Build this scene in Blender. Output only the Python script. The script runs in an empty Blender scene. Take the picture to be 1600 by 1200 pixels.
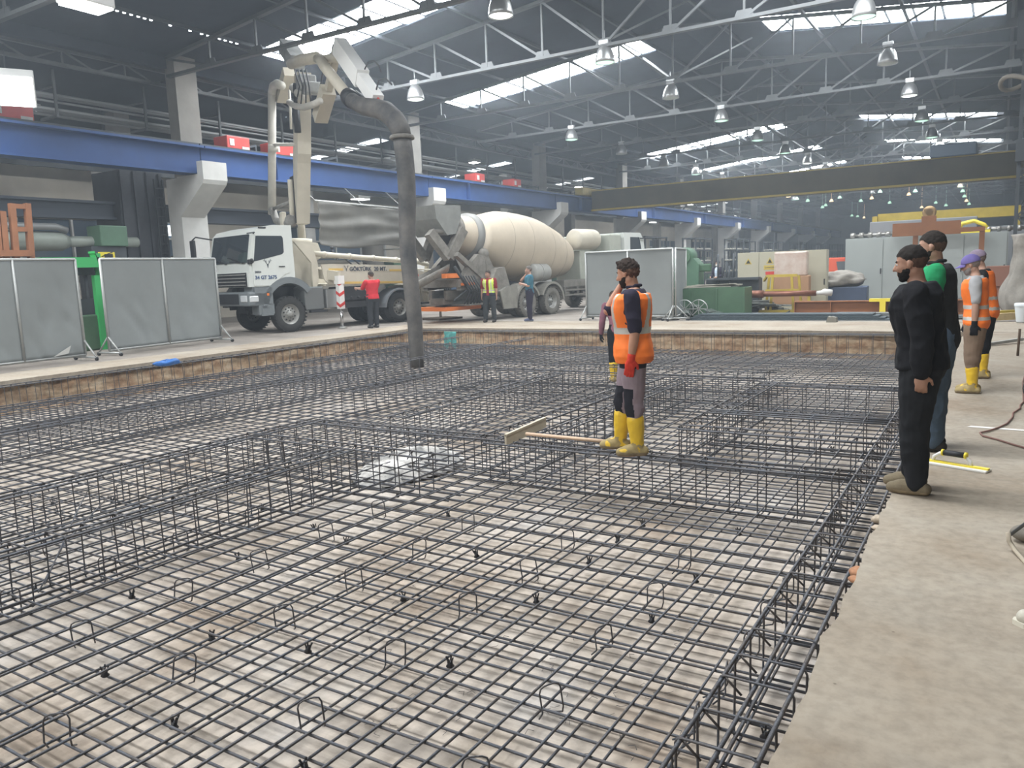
import bpy, bmesh, math, random
from mathutils import Vector, Matrix, Quaternion, noise
random.seed(7)
SC = bpy.context.scene
COL = SC.collection
PI = math.pi

# ---------------------------------------------------------------- camera
F = 1223.0
_a = Vector((764, 205, F)).normalized()
_b = -Vector((-1986, 102, F)).normalized()
_b = (_b - _a * _a.dot(_b)).normalized()
_c = _b.cross(_a)
if _c.y < 0: _c = -_c
CR = Vector((_b.x, _a.x, _c.x)); CU = Vector((_b.y, _a.y, _c.y)); CF = Vector((_b.z, _a.z, _c.z))
CAMP = Vector((0, 0, 1.6))
cd = bpy.data.cameras.new('camera'); cam = bpy.data.objects.new('camera', cd); COL.objects.link(cam)
cd.sensor_width = 36; cd.lens = F * 36 / 1600; cd.clip_end = 400; cd.clip_start = .05
M = Matrix.Identity(4)
for i in range(3):
    M[i][0] = CR[i]; M[i][1] = CU[i]; M[i][2] = -CF[i]; M[i][3] = CAMP[i]
cam.matrix_world = M
SC.camera = cam

# ---------------------------------------------------------------- world, lights, exposure
SC.view_settings.view_transform = 'Standard'; SC.view_settings.look = 'None'
SC.view_settings.gamma = 1; SC.view_settings.use_curve_mapping = False
SC.view_settings.exposure = -0.40
w = bpy.data.worlds.new('world'); SC.world = w; w.use_nodes = True
wb = w.node_tree.nodes['Background']; wb.inputs[0].default_value = (.80, .88, 1, 1); wb.inputs[1].default_value = 0.55
SKY_E = 44.0        # brightness of the roof lights
SC.cycles.max_bounces = 6; SC.cycles.diffuse_bounces = 3; SC.cycles.glossy_bounces = 2
SC.cycles.transmission_bounces = 3; SC.cycles.transparent_max_bounces = 6; SC.cycles.volume_bounces = 0
SC.cycles.use_denoising = True; SC.cycles.caustics_reflective = False; SC.cycles.caustics_refractive = False
SC.cycles.sample_clamp_indirect = 6
def area(name, loc, rot, sx, sy, power, col=(1, 1, 1)):
    l = bpy.data.lights.new(name, 'AREA'); l.shape = 'RECTANGLE'; l.size = sx; l.size_y = sy; l.energy = power; l.color = col
    o = bpy.data.objects.new(name, l); COL.objects.link(o); o.location = loc; o.rotation_euler = rot
    return o

# ---------------------------------------------------------------- pixel helpers (to find where things stand)
def ray(x, y): return CF * F + CR * (x - 800) + CU * (600 - y)
def gz(x, y, z=0.0):
    d = ray(x, y); return CAMP + d * ((z - CAMP.z) / d.z)
def gx(x, y, X):
    d = ray(x, y); return CAMP + d * ((X - CAMP.x) / d.x)
def gy(x, y, Y):
    d = ray(x, y); return CAMP + d * ((Y - CAMP.y) / d.y)
def gplane(x, y, P, n):
    d = ray(x, y); return CAMP + d * ((P - CAMP).dot(n) / d.dot(n))

# ---------------------------------------------------------------- materials
MATS = {}
def mat(name, col, rough=.6, metal=0., var=0., vs=4., bump=0., bs=30., col2=None, emit=None, es=0., alpha=1., coat=0.):
    if name in MATS: return MATS[name]
    m = bpy.data.materials.new(name); m.use_nodes = True; nt = m.node_tree; b = nt.nodes['Principled BSDF']
    b.inputs['Base Color'].default_value = (*col, 1); b.inputs['Roughness'].default_value = rough; b.inputs['Metallic'].default_value = metal
    b.inputs['Coat Weight'].default_value = coat
    if rough >= .8: b.inputs['Specular IOR Level'].default_value = .18
    if var > 0 or bump > 0:
        tc = nt.nodes.new('ShaderNodeTexCoord')
    if var > 0:
        n = nt.nodes.new('ShaderNodeTexNoise'); n.inputs['Scale'].default_value = vs; n.inputs['Detail'].default_value = 6; n.inputs['Roughness'].default_value = .65
        r = nt.nodes.new('ShaderNodeValToRGB'); r.color_ramp.elements[0].position = .33; r.color_ramp.elements[1].position = .68
        c2 = col2 or tuple(c * (1 - var) for c in col)
        r.color_ramp.elements[0].color = (*c2, 1); r.color_ramp.elements[1].color = (*col, 1)
        nt.links.new(tc.outputs['Object'], n.inputs['Vector']); nt.links.new(n.outputs['Fac'], r.inputs['Fac']); nt.links.new(r.outputs['Color'], b.inputs['Base Color'])
    if bump > 0:
        n = nt.nodes.new('ShaderNodeTexNoise'); n.inputs['Scale'].default_value = bs; n.inputs['Detail'].default_value = 4
        bp = nt.nodes.new('ShaderNodeBump'); bp.inputs['Strength'].default_value = bump; bp.inputs['Distance'].default_value = .02
        nt.links.new(tc.outputs['Object'], n.inputs['Vector']); nt.links.new(n.outputs['Fac'], bp.inputs['Height']); nt.links.new(bp.outputs['Normal'], b.inputs['Normal'])
    if emit:
        b.inputs['Emission Color'].default_value = (*emit, 1); b.inputs['Emission Strength'].default_value = es
    if alpha < 1: b.inputs['Alpha'].default_value = alpha
    MATS[name] = m; return m

def ground_mat(name, cols, s1, s2, speck=.0, streak=None, bumps=.3):
    """mottled concrete: big stains, fine grain, dark specks, trowel streaks"""
    m = bpy.data.materials.new(name); m.use_nodes = True; nt = m.node_tree; N = nt.nodes; L = nt.links; b = N['Principled BSDF']; b.inputs['Roughness'].default_value = .85
    g = N.new('ShaderNodeNewGeometry')
    def noise_(scale, detail=6, sc=(1, 1, 1)):
        mp = N.new('ShaderNodeMapping'); mp.inputs['Scale'].default_value = sc; L.new(g.outputs['Position'], mp.inputs['Vector'])
        n = N.new('ShaderNodeTexNoise'); n.inputs['Scale'].default_value = scale; n.inputs['Detail'].default_value = detail; n.inputs['Roughness'].default_value = .6
        L.new(mp.outputs[0], n.inputs['Vector']); return n
    n1 = noise_(s1); r = N.new('ShaderNodeValToRGB'); els = r.color_ramp.elements
    els[0].position = .3; els[0].color = (*cols[0], 1); els[1].position = .7; els[1].color = (*cols[-1], 1)
    for i, c in enumerate(cols[1:-1]):
        e = els.new(.3 + .4 * (i + 1) / (len(cols) - 1)); e.color = (*c, 1)
    L.new(n1.outputs['Fac'], r.inputs['Fac']); out = r.outputs['Color']
    n2 = noise_(s2, 8); mx = N.new('ShaderNodeMix'); mx.data_type = 'RGBA'; mx.blend_type = 'MULTIPLY'; mx.inputs['Factor'].default_value = 1
    r2 = N.new('ShaderNodeValToRGB'); r2.color_ramp.elements[0].position = .25; r2.color_ramp.elements[0].color = (.72, .72, .72, 1); r2.color_ramp.elements[1].position = .6; r2.color_ramp.elements[1].color = (1, 1, 1, 1)
    L.new(n2.outputs['Fac'], r2.inputs['Fac']); L.new(out, mx.inputs[6]); L.new(r2.outputs['Color'], mx.inputs[7]); out = mx.outputs[2]
    if streak:
        n3 = noise_(streak[0], 5, streak[1]); r3 = N.new('ShaderNodeValToRGB'); r3.color_ramp.elements[0].position = .38; r3.color_ramp.elements[0].color = (streak[2],) * 3 + (1,); r3.color_ramp.elements[1].position = .52; r3.color_ramp.elements[1].color = (1, 1, 1, 1)
        mx = N.new('ShaderNodeMix'); mx.data_type = 'RGBA'; mx.blend_type = 'MULTIPLY'; mx.inputs['Factor'].default_value = 1
        L.new(n3.outputs['Fac'], r3.inputs['Fac']); L.new(out, mx.inputs[6]); L.new(r3.outputs['Color'], mx.inputs[7]); out = mx.outputs[2]
    if speck:
        v = N.new('ShaderNodeTexVoronoi'); v.inputs['Scale'].default_value = speck; L.new(g.outputs['Position'], v.inputs['Vector'])
        r4 = N.new('ShaderNodeValToRGB'); r4.color_ramp.elements[0].position = .022; r4.color_ramp.elements[0].color = (.45, .42, .38, 1); r4.color_ramp.elements[1].position = .038; r4.color_ramp.elements[1].color = (1, 1, 1, 1)
        mx = N.new('ShaderNodeMix'); mx.data_type = 'RGBA'; mx.blend_type = 'MULTIPLY'; mx.inputs['Factor'].default_value = .8
        L.new(v.outputs['Distance'], r4.inputs['Fac']); L.new(out, mx.inputs[6]); L.new(r4.outputs['Color'], mx.inputs[7]); out = mx.outputs[2]
    L.new(out, b.inputs['Base Color'])
    bp = N.new('ShaderNodeBump'); bp.inputs['Strength'].default_value = bumps; bp.inputs['Distance'].default_value = .02
    L.new(n2.outputs['Fac'], bp.inputs['Height']); L.new(bp.outputs['Normal'], b.inputs['Normal'])
    MATS[name] = m; return m

# ---------------------------------------------------------------- mesh builder
class MB:
    def __init__(s): s.v = []; s.f = []; s.mi = []; s.sm = []; s.T = Matrix.Identity(4)
    def add(s, vs, fs, mi=0, smooth=False):
        o = len(s.v); s.v += [tuple(s.T @ Vector(v)) for v in vs]
        for f in fs: s.f.append(tuple(i + o for i in f)); s.mi.append(mi); s.sm.append(smooth)
        return s
    def box(s, x0, x1, y0, y1, z0, z1, mi=0, bev=0):
        if bev > 0:
            b = min(bev, (x1 - x0) / 2.01, (y1 - y0) / 2.01, (z1 - z0) / 2.01)
            bm = bmesh.new(); bmesh.ops.create_cube(bm, size=1)
            for v in bm.verts: v.co = Vector(((x0 + x1) / 2 + v.co.x * (x1 - x0), (y0 + y1) / 2 + v.co.y * (y1 - y0), (z0 + z1) / 2 + v.co.z * (z1 - z0)))
            bmesh.ops.bevel(bm, geom=bm.edges[:], offset=b, segments=2, affect='EDGES', profile=.5)
            bm.verts.index_update()
            vs = [v.co.copy() for v in bm.verts]; fs = [[v.index for v in f.verts] for f in bm.faces]; bm.free()
            return s.add(vs, fs, mi)
        vs = [(x, y, z) for x in (x0, x1) for y in (y0, y1) for z in (z0, z1)]
        return s.add(vs, [(0, 1, 3, 2), (4, 6, 7, 5), (0, 4, 5, 1), (2, 3, 7, 6), (0, 2, 6, 4), (1, 5, 7, 3)], mi)
    def bar(s, p, q, w, h=None, mi=0, up=(0, 0, 1)):
        """rectangular bar from p to q, w sideways, h along up"""
        p = Vector(p); q = Vector(q); h = h or w; d = (q - p).normalized(); u = Vector(up)
        if abs(d.dot(u)) > .95: u = Vector((0, 1, 0)) if abs(d.y) < .9 else Vector((1, 0, 0))
        a = d.cross(u).normalized(); u = a.cross(d)
        vs = [e + a * i * w / 2 + u * j * h / 2 for e in (p, q) for i, j in ((-1, -1), (1, -1), (1, 1), (-1, 1))]
        return s.add(vs, [(0, 3, 2, 1), (4, 5, 6, 7), (0, 1, 5, 4), (1, 2, 6, 5), (2, 3, 7, 6), (3, 0, 4, 7)], mi)
    def tube(s, pts, r, n=8, mi=0, cap=True):
        pts = [Vector(p) for p in pts]; m = len(pts); rs = r if isinstance(r, (list, tuple)) else [r] * m
        t0 = (pts[1] - pts[0]).normalized(); u = Vector((0, 0, 1)) if abs(t0.z) < .9 else Vector((1, 0, 0)); a = t0.cross(u).normalized()
        vs = []
        for i, p in enumerate(pts):
            t = (pts[min(i + 1, m - 1)] - pts[max(i - 1, 0)]).normalized()
            a = (a - t * a.dot(t)).normalized(); b = t.cross(a)
            for k in range(n):
                th = 2 * PI * k / n; vs.append(p + (a * math.cos(th) + b * math.sin(th)) * rs[i])
        fs = [(i * n + k, i * n + (k + 1) % n, (i + 1) * n + (k + 1) % n, (i + 1) * n + k) for i in range(m - 1) for k in range(n)]
        if cap: fs += [tuple(range(n))[::-1], tuple((m - 1) * n + k for k in range(n))]
        return s.add(vs, fs, mi, True)
    def lathe(s, prof, n=24, axis='z', c=(0, 0, 0), mi=0, cap=True, mis=None):
        """prof: list of (r, t) along the axis"""
        c = Vector(c); vs = []
        for r, t in prof:
            for k in range(n):
                a = 2 * PI * k / n; x, y = r * math.cos(a), r * math.sin(a)
                vs.append(c + Vector({'z': (x, y, t), 'x': (t, x, y), 'y': (y, t, x)}[axis]))
        o = len(s.v)
        for i in range(len(prof) - 1):
            s_f = [(i * n + k, i * n + (k + 1) % n, (i + 1) * n + (k + 1) % n, (i + 1) * n + k) for k in range(n)]
            if i == 0: s.add(vs, s_f, mis[i] if mis else mi, True)
            else:
                for f in s_f: s.f.append(tuple(j + o for j in f)); s.mi.append(mis[i] if mis else mi); s.sm.append(True)
        if cap:
            s.f.append(tuple(o + k for k in range(n))[::-1]); s.mi.append(mis[0] if mis else mi); s.sm.append(False)
            s.f.append(tuple(o + (len(prof) - 1) * n + k for k in range(n))); s.mi.append(mis[-1] if mis else mi); s.sm.append(False)
        return s
    def prism(s, poly, a0, a1, axis='y', mi=0):
        """polygon in the plane normal to axis, extruded from a0 to a1"""
        def P(u, v, a): return {'y': (u, a, v), 'x': (a, u, v), 'z': (u, v, a)}[axis]
        n = len(poly); vs = [P(u, v, a0) for u, v in poly] + [P(u, v, a1) for u, v in poly]
        fs = [tuple(range(n)), tuple(range(2 * n - 1, n - 1, -1))] + [(i, i + n, (i + 1) % n + n, (i + 1) % n) for i in range(n)]
        return s.add(vs, fs, mi)
    def ell(s, c, r, n=16, m=10, mi=0):
        vs = []; c = Vector(c)
        for i in range(m + 1):
            ph = PI * i / m
            for k in range(n):
                th = 2 * PI * k / n; vs.append(c + Vector((r[0] * math.sin(ph) * math.cos(th), r[1] * math.sin(ph) * math.sin(th), r[2] * math.cos(ph))))
        fs = [(i * n + k, (i + 1) * n + k, (i + 1) * n + (k + 1) % n, i * n + (k + 1) % n) for i in range(m) for k in range(n)]
        return s.add(vs, fs, mi, True)
    def grid(s, fn, nu, nv, mi=0, smooth=True):
        vs = [fn(i / nu, j / nv) for i in range(nu + 1) for j in range(nv + 1)]
        fs = [(i * (nv + 1) + j, (i + 1) * (nv + 1) + j, (i + 1) * (nv + 1) + j + 1, i * (nv + 1) + j + 1) for i in range(nu) for j in range(nv)]
        return s.add(vs, fs, mi, smooth)
    def mesh(s, name):
        me = bpy.data.meshes.new(name); me.from_pydata(s.v, [], s.f); me.update()
        bm = bmesh.new(); bm.from_mesh(me); bmesh.ops.remove_doubles(bm, verts=bm.verts, dist=1e-5); bm.to_mesh(me)
        ok = len(bm.faces) == len(s.f); bm.free()
        if not ok:
            me.clear_geometry(); me.from_pydata(s.v, [], s.f)
        me.polygons.foreach_set('material_index', s.mi); me.polygons.foreach_set('use_smooth', s.sm)
        bm = bmesh.new(); bm.from_mesh(me); bmesh.ops.recalc_face_normals(bm, faces=bm.faces); bm.to_mesh(me); bm.free()
        me.update(); return me
    def build(s, name, m, parent=None, **kw):
        return link(name, s.mesh(name), m, parent, **kw)
def link(name, me, m, parent=None, loc=None, rotz=None):
    for x in (m if isinstance(m, (list, tuple)) else [m]): me.materials.append(x)
    o = bpy.data.objects.new(name, me); COL.objects.link(o)
    if parent: o.parent = parent
    if loc is not None: o.location = loc
    if rotz is not None: o.rotation_euler = (0, 0, rotz)
    return o
def tag(o, label, cat, group=None, kind=None):
    if label: o['label'] = label
    if cat: o['category'] = cat
    if group: o['group'] = group
    if kind: o['kind'] = kind
    return o
def thing(name, label, cat, loc=(0, 0, 0), rotz=0, group=None):
    o = bpy.data.objects.new(name, None); COL.objects.link(o); o.location = loc; o.rotation_euler = (0, 0, rotz); o.empty_display_size = .2
    return tag(o, label, cat, group)
def struct(o): o['kind'] = 'structure'; return o
def dup(root, loc, rotz=None, label=None, group=None):
    def cp(o, par):
        c = o.copy(); COL.objects.link(c)
        if par: c.parent = par
        for ch in KIDS.get(o.name, [x for x in o.children]): cp(ch, c)
        return c
    r = cp(root, None); r.location = loc
    if rotz is not None: r.rotation_euler = (0, 0, rotz)
    if label: r['label'] = label
    if group: r['group'] = group
    return r
KIDS = {}
def text_mesh(txt, size, depth=.004, bold=0.0, spacing=1.0):
    cu = bpy.data.curves.new('lettering', 'FONT'); cu.body = txt; cu.size = size; cu.extrude = depth; cu.offset = bold; cu.space_character = spacing; cu.align_x = 'LEFT'
    o = bpy.data.objects.new('lettering', cu); COL.objects.link(o); dg = bpy.context.evaluated_depsgraph_get(); dg.update()
    me = bpy.data.meshes.new_from_object(o.evaluated_get(dg)); bpy.data.objects.remove(o); bpy.data.curves.remove(cu); return me
# ================================================================ the setting
concrete = ground_mat('slab concrete', [(.26, .20, .14), (.335, .28, .215), (.365, .315, .25), (.41, .365, .30)], .9, 16, speck=4.2, streak=(1.6, (.5, 1.4, 1), .92))
floor_m = ground_mat('shop floor', [(.20, .175, .15), (.27, .24, .21), (.36, .33, .30)], .3, 3, streak=(.6, (.4, 2, 1), .8))
pit_m = ground_mat('pit floor', [(.37, .29, .22), (.46, .39, .32), (.52, .455, .39), (.55, .51, .47)], .9, 14, speck=0, streak=(2.2, (.35, 5, 1), .74), bumps=.15)
earth = ground_mat('cut earth', [(.30, .17, .095), (.47, .31, .19), (.60, .45, .30), (.68, .56, .42)], 3.4, 13, streak=(1.5, (.6, .6, 4), .6), bumps=1.0)
roof_m = mat('roof sheeting', (.038, .048, .064), .8, 0, .35, .5)
steel_dark = mat('dark steel', (.07, .08, .09), .6, .3, .3, 2)
truss_m = mat('truss paint', (.115, .122, .125), .6, .2, .3, 1.5)
colu_m = mat('column concrete', (.25, .24, .22), .85, 0, .25, 1)
white_m = mat('white column paint', (.62, .62, .60), .75, 0, .15, 1.5)
blue_m = mat('blue crane beam', (.030, .085, .26), .5, .1, .25, .8)
wall_m = mat('plaster wall', (.66, .62, .54), .9, 0, .2, .5)
glass_w = mat('window glass', (.10, .14, .19), .15)
sky_m = mat('roof light', (1, 1, 1), .5, emit=(.93, .97, 1), es=SKY_E)
win_lit = mat('lit window', (1, 1, 1), .5, emit=(.9, .96, 1), es=4)

PX0, PX1, PY0, PY1, PZ = -15.0, -.57, -3.0, 18.7, -.63
# slab round the pit (own strips) and the shop floor beyond
def strip(name, pts_in, pts_out, z0, z1, m, nm=None):
    b = MB(); n = len(pts_in)
    vs = [(*p, z1) for p in pts_in] + [(*p, z1) for p in pts_out] + [(*p, z0) for p in pts_in] + [(*p, z0) for p in pts_out]
    fs = []
    for i in range(n - 1):
        fs += [(i, i + 1, n + i + 1, n + i), (2 * n + i, i * 1, i + 1, 2 * n + i + 1), (3 * n + i, 3 * n + i + 1, n + i + 1, n + i)]
    fs += [(0, n, 3 * n, 2 * n), (n - 1, 3 * n - 1, 4 * n - 1, 2 * n - 1)]
    b.add(vs, fs); return struct(b.build(name, m))
ys = [PY0 + i * .12 for i in range(int((PY1 - PY0) / .12) + 2)]
def jag(y, s, amp): return amp * (noise.noise(Vector((s, y * .9, 0))) + .6 * noise.noise(Vector((s + 5, y * 4.3, 0))))
strip('floor_right', [(PX1 + jag(y, 1, .05), y) for y in ys], [(6, y) for y in ys], -.16, 0, concrete)
strip('floor_left', [(PX0 + jag(y, 9, .07), y) for y in ys], [(-16.35, y) for y in ys], -.10, 0, concrete)
xs = [-16.35 + i * .15 for i in range(int(22.4 / .15) + 1)]
strip('floor_far', [(x, PY1 + .06 + jag(x, 17, .06)) for x in xs], [(x, 21.6) for x in xs], -.11, 0, concrete)
b = MB(); b.box(-36, 16, 21.6, 150, -.2, -.002); b.box(-36, -16.35, -12, 21.6, -.2, -.002); b.box(-16.35, 16, -12, PY0, -.2, -.002); b.box(6, 16, PY0, 21.6, -.2, -.002)
struct(b.build('floor', floor_m))
b = MB(); b.box(PX0 - .3, PX1 + .5, PY0 - .3, PY1 + .3, PZ - .1, PZ); struct(b.build('floor', pit_m))
def earth_wall(name, p, q, nrm):
    p = Vector((*p, 0)); q = Vector((*q, 0)); L = (q - p).length; n = Vector((*nrm, 0))
    def f(u, v):
        c = p.lerp(q, u); z = PZ + (-.06 - PZ) * v
        return c + Vector((0, 0, z)) + n * (.10 * noise.noise(Vector((c.x * 1.3, c.y * 1.3, z * 3))) + .06 * noise.noise(Vector((c.x * 4.1, c.y * 4.1, z * 9))) + .04 * noise.noise(Vector((c.x * 11, c.y * 11, z * 17))) - .13 - .10 * (v - .5))
    b = MB(); b.grid(f, int(L / .07), 12); return struct(b.build(name, earth))
earth_wall('wall_left', (PX0 + .05, PY0), (PX0 + .05, PY1), (1, 0))
earth_wall('wall_far', (PX0, PY1 + .02), (PX1 + .3, PY1 + .02), (0, -1))
earth_wall('wall_right', (PX1 + .06, PY0), (PX1 + .06, PY1), (-1, 0))
earth_wall('wall_near', (PX0, PY0 + .02), (PX1 + .3, PY0 + .02), (0, 1))

# roof: gable, with openings for the roof lights
RX0, RXM, RX1, ZE, ZR = -23.6, -10.6, 2.4, 8.95, 10.35
SKYY = [-7.5, 6.0, 20.2, 30.3, 53.5, 65.5, 77.5]
HW = 1.15
cuts = []; y = -12
for s in SKYY: cuts.append((y, s - HW)); y = s + HW
cuts.append((y, 150))
b = MB()
for (y0, y1) in cuts:
    for (xa, za, xb, zb) in ((RX0, ZE, RXM, ZR), (RXM, ZR, RX1, ZE)):
        b.add([(xa, y0, za), (xb, y0, zb), (xb, y1, zb), (xa, y1, za), (xa, y0, za + .12), (xb, y0, zb + .12), (xb, y1, zb + .12), (xa, y1, za + .12)],
              [(0, 1, 2, 3), (4, 7, 6, 5), (0, 4, 5, 1), (3, 2, 6, 7)])
for s in SKYY:      # closed roof beside and between the glazed runs
    for xa, xb in ((RX0, RX0 + 1.9), (RXM - 1.4, RXM + 3.0), (RX1 - 2.6, RX1)):
        def zr(x): return ZE + (ZR - ZE) * (1 - abs(x - RXM) / (RX1 - RXM))
        pts = [xa, xb] if not (xa < RXM < xb) else [xa, RXM, xb]
        for u, v in zip(pts[:-1], pts[1:]):
            b.add([(u, s - HW, zr(u)), (v, s - HW, zr(v)), (v, s + HW, zr(v)), (u, s + HW, zr(u)), (u, s - HW, zr(u) + .12), (v, s - HW, zr(v) + .12), (v, s + HW, zr(v) + .12), (u, s + HW, zr(u) + .12)],
                  [(0, 1, 2, 3), (4, 7, 6, 5), (0, 4, 5, 1), (3, 2, 6, 7)])
struct(b.build('ceiling', roof_m))
wn = 0
for s in SKYY:
    for side in (0, 1):
        wn += 1; b = MB(); x0, x1 = (RX0 + 1.9, RXM - 1.4) if side == 0 else (RXM + 3.0, RX1 - 2.6)
        k = 0; x = x0
        while x < x1 - .3:
            wdt = random.choice((1.45, 1.5, 1.55, .75)); xe = min(x + wdt, x1)
            a0 = HW * random.choice((1, 1, 1, .85)); a1 = HW * random.choice((1, 1, .9))
            b.add([(x, s - a0, zr(x) + .05), (xe, s - a0, zr(xe) + .05), (xe, s + a1, zr(xe) + .05), (x, s + a1, zr(x) + .05)], [(0, 1, 2, 3)])
            x = xe + .09
        struct(b.build('window_%d' % wn, sky_m))
# aisle roof left, with its own light strips
AY = [10, 31, 43, 55, 67, 90]
b = MB(); b.add([(-36, -12, 7.6), (RX0, -12, 8.75), (RX0, 150, 8.75), (-36, 150, 7.6)], [(0, 1, 2, 3)]); struct(b.build('ceiling', roof_m))
for s in AY:
    wn += 1; b = MB()
    for k in range(4):
        x = -32.0 + k * 1.35; z = 7.6 + (x + 36) / 12.4 * 1.15 - .05
        b.add([(x, s, z), (x + 1.2, s, z + .11), (x + 1.2, s + .9, z + .11), (x, s + .9, z)], [(0, 1, 2, 3)])
    struct(b.build('window_%d' % wn, win_lit))
# closed strip between hall roof and aisle roof, with the chinks of daylight that show in it
b = MB(); b.box(RX0 - .05, RX0 + .02, -12, 150, 8.60, 9.06); struct(b.build('trim_3', roof_m))
b = MB()
for px, py in ((167, 12), (183, 18), (194, 20), (205, 23), (216, 26), (226, 29), (236, 32), (266, 40), (297, 48), (315, 53), (325, 56), (343, 61), (352, 64), (361, 66), (370, 68)):
    p = gx(px, py, -21.2); b.box(-21.23, -21.17, p.y - .035, p.y + .035, zr(-21.2) - .06, zr(-21.2) - .02)
wn += 1; struct(b.build('window_%d' % wn, win_lit))
b = MB(); b.box(RX1 - .02, RX1 + .05, -12, 150, 8.60, 9.06); struct(b.build('trim_4', roof_m))
# walls
b = MB(); b.box(-36.3, -36, -12, 150, 0, 8.7); struct(b.build('wall_left', wall_m))
b = MB(); b.box(-36, 16, 150, 150.3, 0, 11); struct(b.build('wall_far', steel_dark))
b = MB(); b.box(-36, 16, -12.3, -12, 0, 11); struct(b.build('wall_back', wall_m))
b = MB(); b.box(15.7, 16, -12, 150, 0, 9); struct(b.build('wall_right', wall_m))
b = MB(); b.add([(RX1, -12, 8.75), (16, -12, 8), (16, 150, 8), (RX1, 150, 8.75)], [(0, 1, 2, 3)]); struct(b.build('ceiling', roof_m))
# inner wall of the aisle: pale plaster bands with long windows, behind the columns
for k in range(9):
    y0 = 2 + 12 * k; wn += 1
    b = MB(); b.box(-30.3, -30.0, y0 - 3, y0 + 9, 4.15, 5.6); b.box(-30.3, -30.0, y0 - 3, y0 + 1.0, 0, 4.15); b.box(-30.3, -30.0, y0 + 1, y0 + 9, 0, 2.4)
    struct(b.build('wall_left', wall_m))
    b = MB(); b.box(-30.2, -30.1, y0 + 1, y0 + 9, 2.4, 4.15); fr = struct(b.build('window_%d' % wn, glass_w))
    b = MB()
    for j in range(5): b.box(-30.12, -29.97, y0 + 1 + j * 1.97, y0 + 1.07 + j * 1.97, 2.4, 4.15)
    b.box(-30.12, -29.97, y0 + 1, y0 + 9, 3.45, 3.52); b.build('window_frame', white_m, fr)
    if k in (1, 2, 3): wn += 1; b = MB(); b.box(-30.09, -30.03, y0 + 5.2, y0 + 8.6, 3.62, 4.05); struct(b.build('window_%d' % wn, win_lit))

# columns of the left row: tall grey shaft behind the crane beam, white foot with a bracket
COLY = [5 + 12 * k for k in range(11)]
for k, y in enumerate(COLY):
    t = thing('column', 'white column with a bracket under the blue crane beam, ', 'column', (-23.2, y + .1, 0))
    b = MB(); b.box(-.35, .3, -.46, .53, 0, 5.0)
    b.prism([(.3, 3.75), (1.55, 4.72), (1.62, 4.85), (1.62, 5.42), (1.34, 5.42), (1.34, 5.03), (.3, 5.03)], -.5, .42); b.build('lower_shaft', white_m, t)
    b = MB(); b.box(-.5, .0, 0, .83, 5.0, 9.0); b.build('upper_shaft', colu_m, t)
    COL_T = t
    COLS = globals().setdefault('COLS', []); COLS.append(t)
clab = {1: 'white column with a square bracket directly left of the pump truck cab', 2: 'white column right behind the hanging concrete hose',
        3: 'column whose bracket shows above the big mixer drum', 4: 'column behind the white mixer cab', 0: 'nearest column, left of the picture edge'}
for k, t in enumerate(COLS):
    t['label'] = clab.get(k, ['', '', '', '', '', 'first column right of the mixer cab', 'second column right of the mixer cab', 'third column right of the mixer cab', 'fourth column right of the mixer cab, getting small', 'fifth column right of the mixer cab, very small', 'last tiny column at the far end of the blue beam'][k])
# wide dark double column with cable ladder just left of the second column
t = thing('ventilation_shaft', 'wide dark grey shaft with grooves beside the white column left of the truck', 'shaft', (-24.4, 16.0, 0))
b = MB(); b.box(-.7, .7, -.95, .6, 0, 5.2)
for k in range(4): b.box(.7, .76, -.9 + k * .45, -.82 + k * .45, 0, 5.2)
b.build('panel', mat('shaft grey', (.06, .066, .078), .6, .3, .3, 2), t)
b = MB(); b.box(.8, .86, .2, .24, 0, 5); b.box(.8, .86, .5, .54, 0, 5)
for k in range(16): b.box(.8, .86, .2, .54, .2 + k * .3, .23 + k * .3)
b.build('cable_ladder', steel_dark, t)

# blue crane runway beam: one girder per bay
for k in range(11):
    y0 = 5 + 12 * k - (12 if k == 0 else 0); y1 = 5 + 12 * (k + 1)
    t = thing('crane_beam', ['blue crane runway girder at the left edge, closest to the camera', 'blue crane runway girder above the pump truck', 'blue crane runway girder behind the mixer drum', 'blue crane runway girder above the mixer cab'][k] if k < 4 else 'blue crane runway girder, %s one beyond the mixer cab' % ['first', 'second', 'third', 'fourth', 'fifth', 'sixth', 'last'][k - 4], 'crane beam', (-22.2, 0, 0))
    b = MB(); b.box(-.05, .05, y0 + .02, y1 - .02, 5.05, 5.95); b.box(-.3, .3, y0 + .02, y1 - .02, 5.05, 5.1); b.box(-.3, .3, y0 + .02, y1 - .02, 5.88, 5.95)
    j = y0 + 3
    while j < y1 - 1: b.box(.05, .26, j, j + .015, 5.1, 5.88); j += 60
    b.build('girder', blue_m, t)
    b = MB(); b.box(-.06, .06, y0 + .02, y1 - .02, 5.95, 6.05); b.build('rail', steel_dark, t)
    for j in range(3):
        b = MB(); yy = y0 + 2.5 + j * 4; b.bar((-.2, yy, 5.98), (-.2, yy, 6.3), .06); b.bar((-.2, yy, 6.28), (-1.0, yy, 6.28), .07); b.bar((-.2, yy, 6.28), (-.2, yy - 1.0, 6.02), .07); b.build('walkway_bracket', steel_dark, t)
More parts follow.
